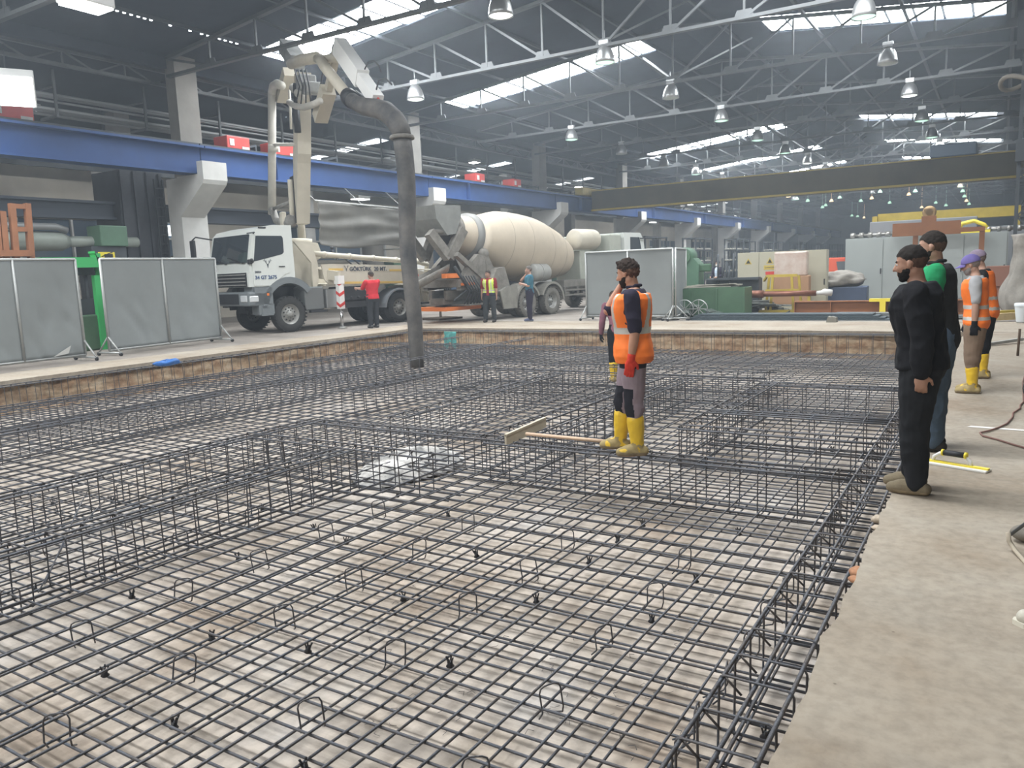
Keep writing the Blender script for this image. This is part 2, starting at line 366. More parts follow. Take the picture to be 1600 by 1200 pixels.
# red equipment boxes on the beam
redm = mat('red paint', (.55, .06, .05), .5, 0, .2, 3)
for i, (px, py, wd, lab) in enumerate([(362, 222, .95, 'red metal box with a white door plate on the blue beam left of the boom'), (435, 233, 1.1, 'red metal box on the blue beam half hidden by the pump boom'),
                       (742, 285, .8, 'small red box on the blue beam right of the hose'), (800, 291, .8, 'small dark red box on the blue beam above the mixer drum'), (8, 172, 1.1, 'red box at the left picture edge above the blue beam')]):
    p = gx(px, py, -22.6); t = thing('equipment_box', lab, 'box', (-22.6, p.y, 6.05))
    b = MB(); b.box(-.35, .35, -wd / 2, wd / 2, 0, .42, bev=.03); b.build('housing', redm, t)
    b = MB(); b.box(.35, .37, -wd / 2 + .1, -wd / 2 + .28, .1, .32); b.box(.35, .37, wd / 2 - .35, wd / 2 - .05, .02, .1); b.build('label_plate', white_m, t)

# roof trusses
TZ = 8.30
TY = [-1, 5, 11, 17, 23, 29, 35, 41, 47, 53, 59, 65, 71, 77, 83, 89, 95, 101, 107]
def make_truss():
    t = thing('roof_truss', '', 'roof truss', (0, 0, 0))
    n = 12; X = [RX0 + .2 + (RX1 - RX0 - .4) * i / n for i in range(n + 1)]
    def top(x): return zr(x) - .12
    b = MB(); b.bar((X[0], 0, TZ), (X[-1], 0, TZ), .16, .09); b.build('bottom_chord', truss_m, t)
    b = MB(); b.bar((X[0], 0, top(X[0])), (RXM, 0, top(RXM)), .16, .1); b.bar((RXM, 0, top(RXM)), (X[-1], 0, top(X[-1])), .16, .1); b.build('top_chord', truss_m, t)
    for i in range(1, n): b = MB(); b.bar((X[i], 0, TZ), (X[i], 0, top(X[i])), .06); b.build('post', truss_m, t)
    for i in range(n):
        b = MB()
        if i < n // 2: b.bar((X[i], 0, top(X[i])), (X[i + 1], 0, TZ), .07)
        else: b.bar((X[i], 0, TZ), (X[i + 1], 0, top(X[i + 1])), .07)
        b.build('diagonal', truss_m, t)
    for i in range(1, n): b = MB(); b.prism([(X[i] - .30, TZ - .03), (X[i] + .30, TZ - .03), (X[i] + .2, TZ + .22), (X[i] - .2, TZ + .22)], -.02, .02); b.build('gusset', truss_m, t)
    # wind braces running to the next truss
    for sg in (-1, 1): b = MB(); b.bar((RXM, 0, TZ + .1), (RXM + sg * 2.2, 2.6, top(RXM) - .2), .06); b.build('knee_brace', truss_m, t)
    return t
tr0 = make_truss()
tl = {17: 'grey steel roof truss nearest in view along the top edge', 23: 'grey steel roof truss crossing from the boom tip to the top edge', 29: 'grey steel roof truss behind the second bright roof light strip', 35: 'pale steel roof truss with bell lamps over the mixer drum',
      41: 'roof truss next behind the one over the mixer drum'}
for k, y in enumerate(TY):
    o = tr0 if k == 0 else dup(tr0, (0, y, 0))
    o.location.y = y
    if y in tl: o['label'] = tl[y]
    else: o['label'] = 'steel roof truss over the far hall'; o['group'] = 'distant roof trusses'
    if y < 17: o['label'] = 'steel roof truss overhead beside the camera'; o['group'] = 'roof trusses above the camera'
# purlins and longitudinal eave truss
b = MB()
for x in (-21, -18, -15, -12, -9, -6, -3, 0): b.box(x - .05, x + .05, -12, 150, zr(x) - .1, zr(x) - .01)
struct(b.build('trim_1', steel_dark))
lt = thing('eave_truss', 'long lattice girder and pipe racks along the left column tops', 'lattice girder', (-24.2, 0, 0))
b = MB(); b.box(-.06, .06, 5, 125, 8.16, 8.26); b.box(-.06, .06, 5, 125, 8.6, 8.68); b.build('chord', truss_m, lt)
b = MB(); y = 5
while y < 77: b.bar((0, y, 8.2), (0, y + 1, 8.65), .05); b.bar((0, y + 1, 8.65), (0, y + 2, 8.2), .05); b.bar((0, y + 1, 8.2), (0, y + 1, 8.65), .05); y += 2
b.build('lattice', truss_m, lt)
# pipe racks hanging under it
pr = thing('pipe_rack', 'hanging rack of long grey pipes above the blue beam', 'pipe rack', (-24.9, 0, 0))
b = MB()
for dx, z, r in ((0, 7.45, .05), (0, 7.25, .035), (0, 7.02, .06), (-.3, 7.45, .05), (-.3, 6.9, .05), (-.6, 7.6, .05), (-.6, 7.1, .09)):
    b.tube([(dx, 6, z), (dx, 120, z)], r, 6)
b.build('pipe', mat('pipe grey', (.30, .31, .31), .5, .4), pr)
y = 8
while y < 100: b = MB(); b.bar((.1, y, 8.2), (.1, y, 6.8), .07); b.bar((.1, y, 6.82), (-.8, y, 6.82), .07); b.bar((.1, y, 7.7), (-.8, y, 7.7), .05); b.build('hanger', truss_m, pr); y += 3

# small secondary columns of the aisle and beams far away, right side lattice column
for k in range(13):
    y = 9 + 9 * k
    b = MB(); b.box(-28.3, -27.7, y - .3, y + .3, 0, 7.9)
    o = b.build('aisle_column', colu_m if k % 2 else white_m); tag(o, 'plain square aisle column behind the blue crane beam', 'column', 'aisle columns behind the crane beam')
b = MB()
for y in (7, 13): b.box(-35, -23.6, y, y + .25, 5.6, 5.9)
for z, x in ((5.35, -25.5), (5.6, -27)): b.box(x, x + .12, -5, 125, z, z + .16)
struct(b.build('trim_2', steel_dark))
# ================================================================ lamps
lampm = mat('lamp aluminium', (.45, .46, .46), .35, .8)
gl_g = mat('lamp glass greenish', (.8, 1, .9), .4, emit=(.55, 1, .75), es=1.6)
gl_w = mat('lamp glass white', (1, 1, 1), .4, emit=(.95, 1, .92), es=4)
def make_lamp(gl, label, group=None):
    t = thing('high_bay_lamp', label, 'lamp', (0, 0, 0), 0, group)
    b = MB(); b.lathe([(.06, .50), (.12, .49), (.18, .44), (.235, .35), (.275, .23), (.30, .10), (.31, 0), (.295, 0), (.26, .22), (.17, .42), (.05, .46)], 20, cap=False); b.build('reflector', lampm, t)
    b = MB(); b.box(-.16, .16, -.08, .08, .50, .68, bev=.02); b.build('ballast_box', lampm, t)
    b = MB(); b.tube([(0, 0, .66), (0, 0, .95)], .02, 6); b.build('hanger', lampm, t)
    b = MB(); b.lathe([(.29, .03), (.24, .005), (.12, -.02), (.01, -.03)], 20, cap=False); b.build('lens', gl, t)
    return t
LL = [(649, 147, 23, 1, 'bell lamp left, hanging beside the tip of the pump boom'), (782, 12, 17, 1, 'large bell lamp at the top edge, nearest to the camera'), (945, 88, 23, 0, 'bell lamp in front of the second bright roof light strip'),
      (1048, 145, 29, 2, 'unlit bell lamp right of the second roof light strip'), (1127, 182, 35, 0, 'bell lamp under the centre of the truss over the mixer'), (893, 212, 35, 0, 'bell lamp above the right part of the blue beam near the mixer drum'),
      (1350, 15, 23, 0, 'bell lamp at the top edge right in front of bright roof glazing'), (1387, 90, 29, 2, 'unlit dull bell lamp at the upper right'), (1421, 142, 35, 1, 'bell lamp at the right with a bluish glow'), (971, 235, 41, 2, 'small dull bell lamp above the far columns')]
gl_off = mat('lamp glass unlit', (.45, .5, .45), .3)
p3 = [make_lamp(gl_g, ''), make_lamp(gl_w, ''), make_lamp(gl_off, '')]; used = [0, 0, 0]
def put_lamp(kind, loc, label, group=None):
    o = p3[kind] if not used[kind] else dup(p3[kind], (0, 0, 0)); used[kind] = 1
    o.location = loc; o['label'] = label
    if group: o['group'] = group
for (px, py, Y, kind, lab) in LL:
    p = gy(px, py, Y); put_lamp(kind, (p.x, Y, p.z - .2), lab)
for Y in (41, 47, 53, 59, 65, 71, 77, 83):
    for X in (-17.8, -10.6, -3.3):
        if (X, Y) == (-17.8, 41): continue
        put_lamp(random.choice((0, 0, 1, 2)), (X, Y, 7.6), 'tiny bell lamp far down the hall', 'bell lamps far down the hall')
flood = mat('flood light lens', (1, 1, 1), .4, emit=(1, 1, 1), es=22)
def flood_lamp(px, py, X, w, lab, name='flood_lamp'):
    p = gx(px, py, X); t = thing(name, lab, 'lamp', p)
    b = MB(); b.box(-.3 * w, .3 * w, -.45 * w, .45 * w, .03, .30 * w, bev=.03); b.build('housing', white_m, t)
    b = MB(); b.box(-.27 * w, .27 * w, -.41 * w, .41 * w, 0, .03); b.build('lens', flood, t)
    b = MB(); b.tube([(0, 0, .3 * w), (0, 0, max(.35, (zr(p.x) if p.x > RX0 else 7.58 + (p.x + 36) / 12.4 * 1.15) - p.z))], .015, 6); b.build('hanger', steel_dark, t)
flood_lamp(135, 12, -16, 1.0, 'square floodlight at the top left corner')
flood_lamp(10, 143, -21.3, 1.4, 'very bright floodlight at the left edge above the red box'); COL.objects[-1].parent.rotation_euler = (0, -.9, -.5)
flood_lamp(48, 128, -31, 1.0, 'small floodlight right of the bright one at the left edge'); flood_lamp(38, 172, -30, 1.0, 'floodlight low at the left just above the blue beam')
flood_lamp(168, 276, -28, 1.0, 'floodlight under the blue beam left of the dark shaft'); flood_lamp(234, 122, -30, .45, 'single small lamp high in the dark left aisle')
flood_lamp(563, 312, -28, 1.0, 'floodlight under the blue beam right of the boom'); flood_lamp(683, 320, -28, .9, 'floodlight beside the column behind the hose')
for px, py in ((612, 254), (742, 255), (905, 293), (987, 325), (1020, 348), (1010, 313), (1095, 333), (1078, 320), (1150, 337), (1170, 342), (1111, 330)):
    flood_lamp(px, py, -27.5, .8, 'small lit lamp in the aisle behind the blue beam')
    COL.objects[-1].parent['group'] = 'small aisle lamps behind the beam'
# rows of points of light under the far roof
for i, (px, py) in enumerate([(1232, 308), (1262, 315), (1285, 325), (1299, 315), (1312, 310), (1345, 315), (1362, 311), (1331, 338), (1340, 339), (1350, 341), (1375, 301), (1245, 312), (1420, 305), (1430, 300), (1390, 318), (1500, 292), (1504, 300), (1507, 308), (1510, 315), (1514, 320), (1290, 322), (1440, 325), (1462, 318), (1478, 322), (1536, 282)]):
    p = gz(px, py, 7.5)
    if p.y > 140: p = gy(px, py, 138)
    b = MB(); b.lathe([(.08, .25), (.2, .02), (.2, 0)], 10); b.tube([(0, 0, .3), (0, 0, (zr(max(p.x, RX0)) if p.x > RX0 else 8) - p.z - .02)], .006, 4); o = b.build('far_lamp', gl_g if i % 3 else mat('sodium lamp', (1, .7, .4), .4, emit=(1, .72, .42), es=3)); o.location = p
    tag(o, 'tiny point of light at the far end of the hall', 'lamp', 'points of light at the far end')

# ================================================================ overhead cranes far down
yel = mat('crane yellow dirty', (.095, .078, .038), .6, 0, .4, .7); yel2 = mat('yellow paint', (.50, .37, .05), .5, 0, .3, 2)
t = thing('overhead_crane', 'wide dull yellow overhead crane girder spanning the hall beyond the mixer', 'overhead crane', (0, 46, 0))
b = MB(); b.box(-21.8, 1.6, -.9, -.3, 5.2, 6.3); b.box(-21.8, 1.6, .6, 1.1, 5.2, 6.3); b.build('girder', yel, t)
b = MB(); b.box(-22.4, -21.85, -2, 2, 6.06, 6.5); b.box(1.4, 2.0, -2, 2, 6.06, 6.5); b.build('end_carriage', yel2, t)
b = MB(); b.box(-3.2, -1.2, -1.2, 1.2, 6.35, 6.95, bev=.05); b.build('trolley', mat('trolley blue grey', (.16, .22, .30), .5, .2), t)
b = MB(); b.box(-21.8, 1.6, -1.0, -.9, 6.3, 6.36); b.box(-21.8, 1.6, -1.0, -.9, 5.1, 5.2); b.build('flange', yel2, t)
t = thing('overhead_crane', 'thin bright yellow crane girder above the grey cabinets at the right', 'overhead crane', (0, 38, 0))
b = MB(); b.box(-4.6, .6, -.25, .25, 3.05, 3.45); b.build('girder', yel2, t)
b = MB(); b.box(-4.8, -4.6, -.4, .4, 2.85, 3.35); b.build('end_plate', yel2, t)
for x in (-4.75, .45): b = MB(); b.box(x, x + .15, -.1, .1, 0, 3.05); b.build('leg', yel2, t)
# right-hand lattice column with its gear
t = thing('lattice_column', 'dark lattice column with cable loops at the right edge', 'column', (.62, 27.0, 0))
b = MB()
for x in (-.3, .3):
    for y in (-.25, .25): b.bar((x, y, 0), (x, y, 8.9), .09)
z = .2
while z < 8.4: b.bar((-.3, -.25, z), (.3, -.25, z + .6), .05); b.bar((.3, -.25, z + .6), (-.3, -.25, z + 1.2), .05); b.bar((-.3, -.25, z), (.3, -.25, z), .05); b.bar((-.3, -.25, z), (-.3, .25, z + .6), .05); z += 1.2
b.build('shaft', steel_dark, t)
b = MB(); b.tube([(-.3 + .9 * math.cos(a) * .6, -.6 + .5 * math.sin(a), 6.2 + .12 * math.sin(2 * a)) for a in [i * 2 * PI / 24 for i in range(25)]], .06, 8); b.build('cable_loop', mat('rope grey', (.22, .20, .17), .9), t)
b = MB(); b.box(-.5, .2, -.5, -.3, 7.1, 8.1); b.box(-.4, .0, -.45, -.3, 4.1, 4.7); b.build('junction_box', steel_dark, t)
# ================================================================ reinforcement in the pit
rebar_m = mat('rebar', (.085, .10, .125), .5, .4, .45, 5, bump=.3, bs=60, col2=(.085, .072, .065))
R = .0074
def bar_mesh(name, L, r=R, wob=0.006, seed=0, n=6):
    """straight bar along +x with a faint bow"""
    m = max(4, int(L / .6)); b = MB()
    b.tube([(L * i / m, wob * noise.noise(Vector((i * .35, seed, 0))) * 2, wob * noise.noise(Vector((i * .35, seed, 9))) * 1.2) for i in range(m + 1)], r, n)
    return b.mesh(name)
SP = .238; XR = -.66; YB = 18.45
LX = XR - (PX0 + .22); LY = YB - (PY0 + .2)
zU, zL = -.45, -.555
bx = [bar_mesh('cross_bar', LX, seed=i) for i in range(5)]; by = [bar_mesh('long_bar', LY, seed=20 + i, wob=.01) for i in range(5)]
for me in bx + by: me.materials.append(rebar_m)
for nm, z0, lab in (('rebar_mat', zU, 'upper mat of dark steel bars laid crosswise over the whole pit'), ('rebar_mat', zL, 'lower mat of dark steel bars just above the pit floor, seen through the upper mat')):
    t = thing(nm, lab, 'rebar mat', (PX0 + .22, PY0 + .2, z0))
    i = 0; x = -1.14 - (PX0 + .22) + SP
    while x > 0:
        o = bpy.data.objects.new('long_bar', by[i % 5]); COL.objects.link(o); o.parent = t; o.rotation_euler = (0, 0, PI / 2 + random.uniform(-.0006, .0006)); o.location = (x + random.uniform(-.018, .018), 0, R); x -= SP; i += 1
    y = (2.75 - (PY0 + .2)) % SP; i = 0
    while y < LY:
        o = bpy.data.objects.new('cross_bar', bx[i % 5]); COL.objects.link(o); o.parent = t; o.rotation_euler = (0, 0, random.uniform(-.0008, .0008)); o.location = (0, y + random.uniform(-.02, .02), -R); y += SP; i += 1

stm = {}
def stirrup_mesh(w, h, hooks=True):
    k = (round(w, 2), round(h, 2))
    if k in stm: return stm[k]
    c = .025; r = .0056
    def loop():
        pts = []
        for (cx, cz, a0) in ((w / 2 - c, h - c, 0), (-w / 2 + c, h - c, 90), (-w / 2 + c, c, 180), (w / 2 - c, c, 270)):
            for a in (0, 45, 90):
                th = math.radians(a0 + a); pts.append((0, cx + c * math.cos(th), cz + c * math.sin(th)))
        pts.append(pts[0]); return pts
    b = MB(); b.tube(loop(), r, 5, cap=False)
    b.tube([(.012, w / 2 - .004, h - .03), (.012, w / 2 - .01, h - .004), (.012, w / 2 - .04, h - .03), (.012, w / 2 - .09, h - .075)], r, 5)
    me = b.mesh('stirrup'); me.materials.append(rebar_m); stm[k] = me; return me
ncage = 0
def cage(p, q, w, ztop, zbot, lab, sp=.25, nlong=4, tilt=.02, side=0):
    """beam cage from p to q (x, y): stirrups of width w, long bars top and bottom"""
    global ncage; ncage += 1
    p = Vector((*p, 0)); q = Vector((*q, 0)); L = (q - p).length; ang = math.atan2(q.y - p.y, q.x - p.x)
    t = thing('rebar_cage', lab, 'rebar cage', (p.x, p.y, zbot), ang)
    h = ztop - zbot; me = stirrup_mesh(w, h); n = int(L / sp)
    for i in range(n + 1):
        if i < 100:
            o = bpy.data.objects.new('stirrup', me); COL.objects.link(o); o.parent = t
            o.location = (i * sp + random.uniform(-.025, .025), random.uniform(-.008, .008), random.uniform(-.012, .008)); o.rotation_euler = (random.uniform(-tilt, tilt), random.uniform(-tilt, tilt) * 1.5, random.uniform(-.04, .04))
    lm = bar_mesh('long_bar', L + .1, .0098, .006, ncage); lm.materials.append(rebar_m)
    for z in (.02, h - .012):
        for j in range(nlong // 2):
            yy = -w / 2 + .012 + (w - .024) * j / max(1, nlong // 2 - 1)
            o = bpy.data.objects.new('long_bar', lm); COL.objects.link(o); o.parent = t; o.location = (-.05, yy, z)
    return t
ZT, ZB = -.09, -.50
cage((-.77, -2.5), (-.77, 18.4), .30, ZT, ZB, 'long stirrup cage along the right edge of the pit beside the slab', .25, 6)
cage((-14.72, 2), (-14.72, 18.4), .30, -.05, ZB, 'long stirrup cage standing along the left pit wall', .25, 4)
cage((-14.5, 18.32), (-1.0, 18.32), .25, -.02, ZB, 'thin stirrup cage in front of the brown far pit wall', .25, 4)
cage((-4.3, 6.52), (-.95, 6.52), .30, ZT, ZB, 'stirrup cage running from the worker in the orange vest to the right pit edge', .27, 6)
cage((-2.75, 7.85), (-.95, 7.85), .26, ZT, ZB, 'short stirrup cage behind the one at the front worker\'s boots', .27, 4)
cage((-2.75, 8.85), (-.95, 8.85), .26, ZT, ZB, 'short stirrup cage level with the green-jacketed man\'s feet', .27, 6)
cage((-2.75, 11.15), (-.95, 11.15), .26, ZT, ZB, 'short stirrup cage level with the far yellow boots', .27, 4)
cage((-2.72, 7.9), (-2.72, 11.3), .26, ZT, ZB, 'stirrup cage joining the short cages along their left ends', .25, 4)
cage((-6.9, 5.72), (-4.3, 5.72), .22, ZT, ZB, 'stirrup cage in front of the poured concrete patch', .26, 4)
cage((-6.9, 6.62), (-4.35, 6.62), .22, ZT, ZB, 'stirrup cage behind the poured concrete patch', .26, 4)
cage((-7.0, -1), (-7.0, 6.7), .26, ZT, ZB, 'left of the two long cages running to the concrete patch', .25, 6)
cage((-5.5, -1), (-5.5, 5.6), .26, ZT, ZB, 'right of the two long cages running to the concrete patch', .25, 6)
cage((-6.15, 7.2), (-6.15, 11.2), .26, ZT, ZB, 'stirrup cage running away behind the concrete patch', .25, 4)
cage((-4.45, 6.7), (-4.45, 11.4), .26, ZT, ZB, 'stirrup cage running away from the end of the wooden rake', .25, 4)
cage((-3.95, 6.9), (-3.95, 11.4), .22, ZT, ZB, 'stirrup cage running away just right of the wooden rake head', .25, 4)
cage((-8.4, 11.5), (-2.9, 11.5), .28, ZT, ZB, 'cross cage in the middle distance, nearer of the pair', .27, 4)
cage((-8.4, 12.4), (-2.9, 12.4), .28, ZT, ZB, 'cross cage in the middle distance, farther of the pair', .27, 4)
cage((-8.3, 8.6), (-8.3, 12.4), .26, ZT, ZB, 'stirrup cage left of the middle where the two cross cages end', .25, 4)
cage((-10.3, 3), (-10.3, 17.5), .24, -.12, ZB, 'long stirrup cage passing just beside the foot of the hanging hose', .27, 4)
cage((-12.6, 3), (-12.6, 17.5), .24, -.12, ZB, 'long stirrup cage in the dense left part of the pit', .27, 4)
cage((-14.3, 15.6), (-6.2, 15.6), .24, -.12, ZB, 'far cross cage behind the hanging hose', .27, 4)

# inverted-U wire chairs on the near mats
def chair_mesh():
    r = .0045; wd, h, c = .11, .13, .03; pts = [(-.06, -wd / 2, -.06), (0, -wd / 2, 0), (0, -wd / 2, h - c)]
    for a in (45, 90): th = math.radians(180 - a); pts.append((0, -wd / 2 + c + c * math.cos(th), h - c + c * math.sin(th)))
    for a in (90, 45, 0): th = math.radians(a); pts.append((0, wd / 2 - c + c * math.cos(th), h - c + c * math.sin(th)))
    pts += [(0, wd / 2, 0), (-.02, wd / 2, -.04), (-.12, wd / 2 - .01, -.09)]
    b = MB(); b.tube(pts, r, 6); me = b.mesh('wire_chair'); me.materials.append(rebar_m); return me
cm = chair_mesh()
for i in range(7):
    for j in range(-1, 6):
        if i == 0 and j < -0: continue
        x, y = -1.75 - .93 * i + random.uniform(-.03, .03), 1.72 + .66 * j + random.uniform(-.03, .03)
        if y > 5.3 and i > 2: continue
        o = bpy.data.objects.new('wire_chair', cm); COL.objects.link(o); o.location = (x, y, -.475); o.rotation_euler = (random.uniform(-.15, .15), random.uniform(-.1, .1), random.uniform(-.35, .1) - .5)
        tag(o, 'small upside-down U of bent wire standing up out of the rebar mat', 'wire chair', 'bent wire chairs on the near mat')
for j in range(12):
    o = bpy.data.objects.new('wire_chair', cm); COL.objects.link(o); o.location = (-1.06 + random.uniform(-.02, .02), 1.9 + .42 * j, -.475); o.rotation_euler = (0, 0, random.uniform(-.6, .2))
    tag(o, 'bent wire chair leaning inside the right edge cage', 'wire chair', 'bent wire chairs in the right edge cage')
# black spacers
spm = mat('black plastic', (.015, .015, .018), .5)
def spacer_mesh():
    b = MB()
    b.lathe([(.022, 0), (.03, .01), (.018, .03), (.02, .055), (.012, .06)], 10)
    for a in range(4): b.bar((.012 * math.cos(a * PI / 2), .012 * math.sin(a * PI / 2), .05), (.026 * math.cos(a * PI / 2), .026 * math.sin(a * PI / 2), .10), .01)
    me = b.mesh('plastic_spacer'); me.materials.append(spm); return me
sm_ = spacer_mesh()
for px, py in ((745, 862), (630, 928), (920, 872), (703, 1030), (838, 932), (1018, 962), (1087, 900), (270, 1125), (480, 1008), (163, 1045), (478, 1192), (205, 925), (372, 867), (490, 822), (540, 842), (1155, 828), (965, 840), (1005, 815), (55, 915), (345, 760), (280, 762), (355, 742), (410, 790), (1195, 1140), (1300, 700), (175, 780), (82, 783), (620, 770), (700, 800), (330, 990)):
    p = gz(px, py, -.50); o = bpy.data.objects.new('plastic_spacer', sm_); COL.objects.link(o); o.location = (p.x, p.y, -.545); o.scale = (.8, .8, .62); o.rotation_euler = (random.uniform(-.2, .2), random.uniform(-.2, .2), random.uniform(0, 3))
    tag(o, 'small black plastic spacer clipped between the near bars', 'spacer', 'black spacers on the near rebar')
# diagonal loose bars and wire offcuts
b = MB(); b.tube([gz(60, 925, -.44), gz(100, 850, -.40), gz(170, 775, -.25)], .006, 6); tag(b.build('loose_rebar', rebar_m), 'loose thin bar lying diagonally over the left cage', 'rebar')
b = MB(); b.tube([gz(70, 912, -.42), gz(120, 800, -.35), gz(138, 765, -.2)], .006, 6); tag(b.build('loose_rebar', rebar_m), 'second loose bar propped steeply in the left cage', 'rebar')
b = MB()
for i in range(90):
    p = gz(random.uniform(560, 1150), random.uniform(900, 1190), PZ + .008); a = random.uniform(0, 6.3)
    b.tube([p, p + Vector((.03 * math.cos(a), .03 * math.sin(a), .006)), p + Vector((.05 * math.cos(a + .7), .05 * math.sin(a + .7), 0))], .0014, 4)
tag(b.build('wire_offcuts', rebar_m), 'scattered tie wire offcuts on the pit floor', 'wire', None, 'stuff')

# the first poured concrete
wet = ground_mat('fresh concrete', [(.12, .125, .125), (.50, .48, .45), (.70, .68, .65)], 2.2, 22, bumps=1.0)
def puddle(u, v):
    a = u * 2 * PI; rr = v * (1 + .16 * noise.noise(Vector((math.cos(a) * 1.5, math.sin(a) * 1.5, 3))))
    x, y = .52 * rr * math.cos(a), .80 * rr * math.sin(a); hgt = .20 * max(0, 1 - v ** 2.2)
    return Vector((x, y, hgt + .05 * noise.noise(Vector((x * 9, y * 9, 0))) * (1 - v * .6) + (.012 * noise.noise(Vector((x * 30, y * 30, 2))))))
b = MB(); b.grid(puddle, 72, 26); o = b.build('fresh_concrete', wet); o.location = (-5.70, 6.85, PZ + .03); tag(o, 'heap of freshly poured wet concrete inside the rebar cages', 'concrete', None, 'stuff')

# blue rag and teal cloth on the pit edges
def rag(name, px, py, z, sx, sy, sz, m, lab, cat='cloth', seed=0, n=10):
    p = gz(px, py, z); b = MB()
    def f(u, v):
        a = u * 2 * PI; ph = v * PI; nn = 1 + .45 * noise.noise(Vector((math.cos(a) * 1.6 + seed, math.sin(a) * 1.6, v * 4)))
        return Vector((sx * math.sin(ph) * math.cos(a) * nn, sy * math.sin(ph) * math.sin(a) * nn, sz * .5 * (1 + math.cos(ph)) * nn))
    b.grid(f, n * 3, n); o = b.build(name, m); o.location = p; tag(o, lab, cat); return o
rag('rag', 262, 572, 0, .10, .28, .12, mat('blue plastic', (.03, .16, .50), .5, 0, .4, 12), 'crumpled blue plastic rag on the left slab edge', seed=2)
# teal cloth hanging in the far corner
b = MB()
def f(u, v): return Vector((.42 * (u - .5) + .05 * noise.noise(Vector((u * 5, v * 5, 0))), .06 * noise.noise(Vector((u * 7, v * 3, 4))), -.42 * v * (1 + .3 * math.sin(u * 9))))
b.grid(f, 18, 12); o = b.build('cloth', mat('teal cloth', (.13, .42, .40), .9, 0, .3, 8)); o.location = (-13.35, 18.12, -.05); tag(o, 'torn teal cloth hanging on the rebar in the far left pit corner', 'cloth')
sol = o.modifiers.new('thickness', 'SOLIDIFY'); sol.thickness = .006
# debris lumps along the edges
stone = mat('broken concrete', (.55, .46, .36), .9, 0, .4, 12, bump=.5, bs=20)
for px, py, s in ((1343, 880, .055), (1338, 890, .035), (1385, 800, .05), (1380, 812, .035)):
    b = MB(); b.ell((0, 0, 0), (s, s * .8, s * .5), 10, 7)
    b.v = [tuple(Vector(v) * (1 + .5 * noise.noise(Vector(v) * 25 + Vector((px, 0, 0))))) for v in b.v]
    p = gz(px, py, 0); o = b.build('rubble_lump', stone if px > 1360 else mat('reddish rubble', (.5, .26, .15), .9, 0, .4, 15)); o.location = (PX1 + jag(p.y, 1, .05) - .015, p.y, -.055); tag(o, 'broken lump of concrete clinging to the right slab edge', 'rubble', 'rubble at the right slab edge')
# ================================================================ trucks
cream = mat('cream machine paint', (.54, .50, .41), .55, 0, .18, 1.6)
cabw = mat('truck cab white', (.66, .69, .66), .3, 0, .06, 2, coat=.3)
tyre = mat('tyre rubber', (.055, .055, .055), .85, 0, .3, 6, bump=.3, bs=60)
dusty = mat('dusty tyre', (.20, .19, .17), .9, 0, .35, 6)
rimm = mat('rim grey', (.36, .36, .34), .5, .3, .3, 6)
blk = mat('chassis black', (.022, .024, .028), .6, 0, .3, 4)
pgrey = mat('bumper grey', (.17, .19, .20), .55, 0, .15, 3)
glassd = mat('cab glass', (.035, .045, .055), .06, .0, coat=.6)
chrome = mat('piston chrome', (.6, .6, .6), .25, 1)
cementm = mat('cement crusted steel', (.24, .225, .20), .9, 0, .4, 4, bump=.6, bs=14)
drumm = mat('mixer drum', (.50, .43, .335), .6, 0, .16, 1.1)
redp = mat('red warning paint', (.62, .05, .04), .5)
orp = mat('orange paint', (.75, .20, .04), .5)
gold = mat('gold stripe', (.60, .41, .12), .5)
textm = mat('lettering dark', (.05, .06, .08), .6)
wht = mat('white paint', (.78, .78, .76), .5)
def wheel(parent, x, y, z, r, wd, m=tyre, rim_in=False, out=-1, name='wheel'):
    """wheel with axle along y; out=-1: outer face towards -y"""
    b = MB(); h = wd / 2
    prof = [(r * .56, -h * .9), (r * .62, -h), (r * .9, -h), (r * .975, -h * .8), (r, -h * .55), (r * .985, -h * .5), (r * .985, -h * .1), (r, 0), (r * .985, h * .1), (r * .985, h * .5), (r, h * .55), (r * .975, h * .8), (r * .9, h), (r * .62, h), (r * .56, h * .9)]
    b.lathe(prof, 40, 'y', cap=False)
    for k in range(30):
        a = 2 * PI * k / 30; b.bar((r * .97 * math.cos(a), -h * .8, r * .97 * math.sin(a)), (r * 1.005 * math.cos(a), -h * .8, r * 1.005 * math.sin(a)), .05, .14, up=(0, 1, 0))
    o = b.build(name, m, parent); o.location = (x, y, z)
    b = MB(); s = out
    b.lathe([(r * .57, s * h * .85), (r * .53, s * h * .80), (r * .49, s * h * .35), (r * .40, s * h * (.30 if not rim_in else -.1)), (r * .30, s * h * (.55 if not rim_in else 0)), (r * .17, s * h * (.6 if not rim_in else .05)), (r * .16, s * h * (1.0 if not rim_in else .5)), (r * .05, s * h * (1.03 if not rim_in else .55)), (.001, s * h * 1.03)], 30, 'y', cap=False)
    for k in range(10):
        a = 2 * PI * k / 10; c = (r * .235 * math.cos(a), s * h * (.62 if not rim_in else .05), r * .235 * math.sin(a)); b.lathe([(.016, 0), (.016, .03)], 6, 'y', (c[0], c[1] - (.03 if s < 0 else 0), c[2]))
    for k in range(10):
        a = 2 * PI * (k + .5) / 10; b.lathe([(.028, 0), (.028, .008)], 8, 'y', (r * .345 * math.cos(a), s * h * (.46 if not rim_in else -.03) - (.008 if s < 0 else 0), r * .345 * math.sin(a)), mi=1)
    b.build('rim', [rimm, blk], o)
    return o

P1 = gz(457, 519); dP = Vector((.2, .98, 0)).normalized(); angP = math.atan2(dP.y, dP.x)
# local frame: x along truck from front axle to rear, y: + away from the pit, near side at y=0
pt = thing('concrete_pump_truck', 'white and cream concrete pump truck with its boom raised over the pit', 'pump truck', (P1.x, P1.y, 0), angP)
W = 2.45
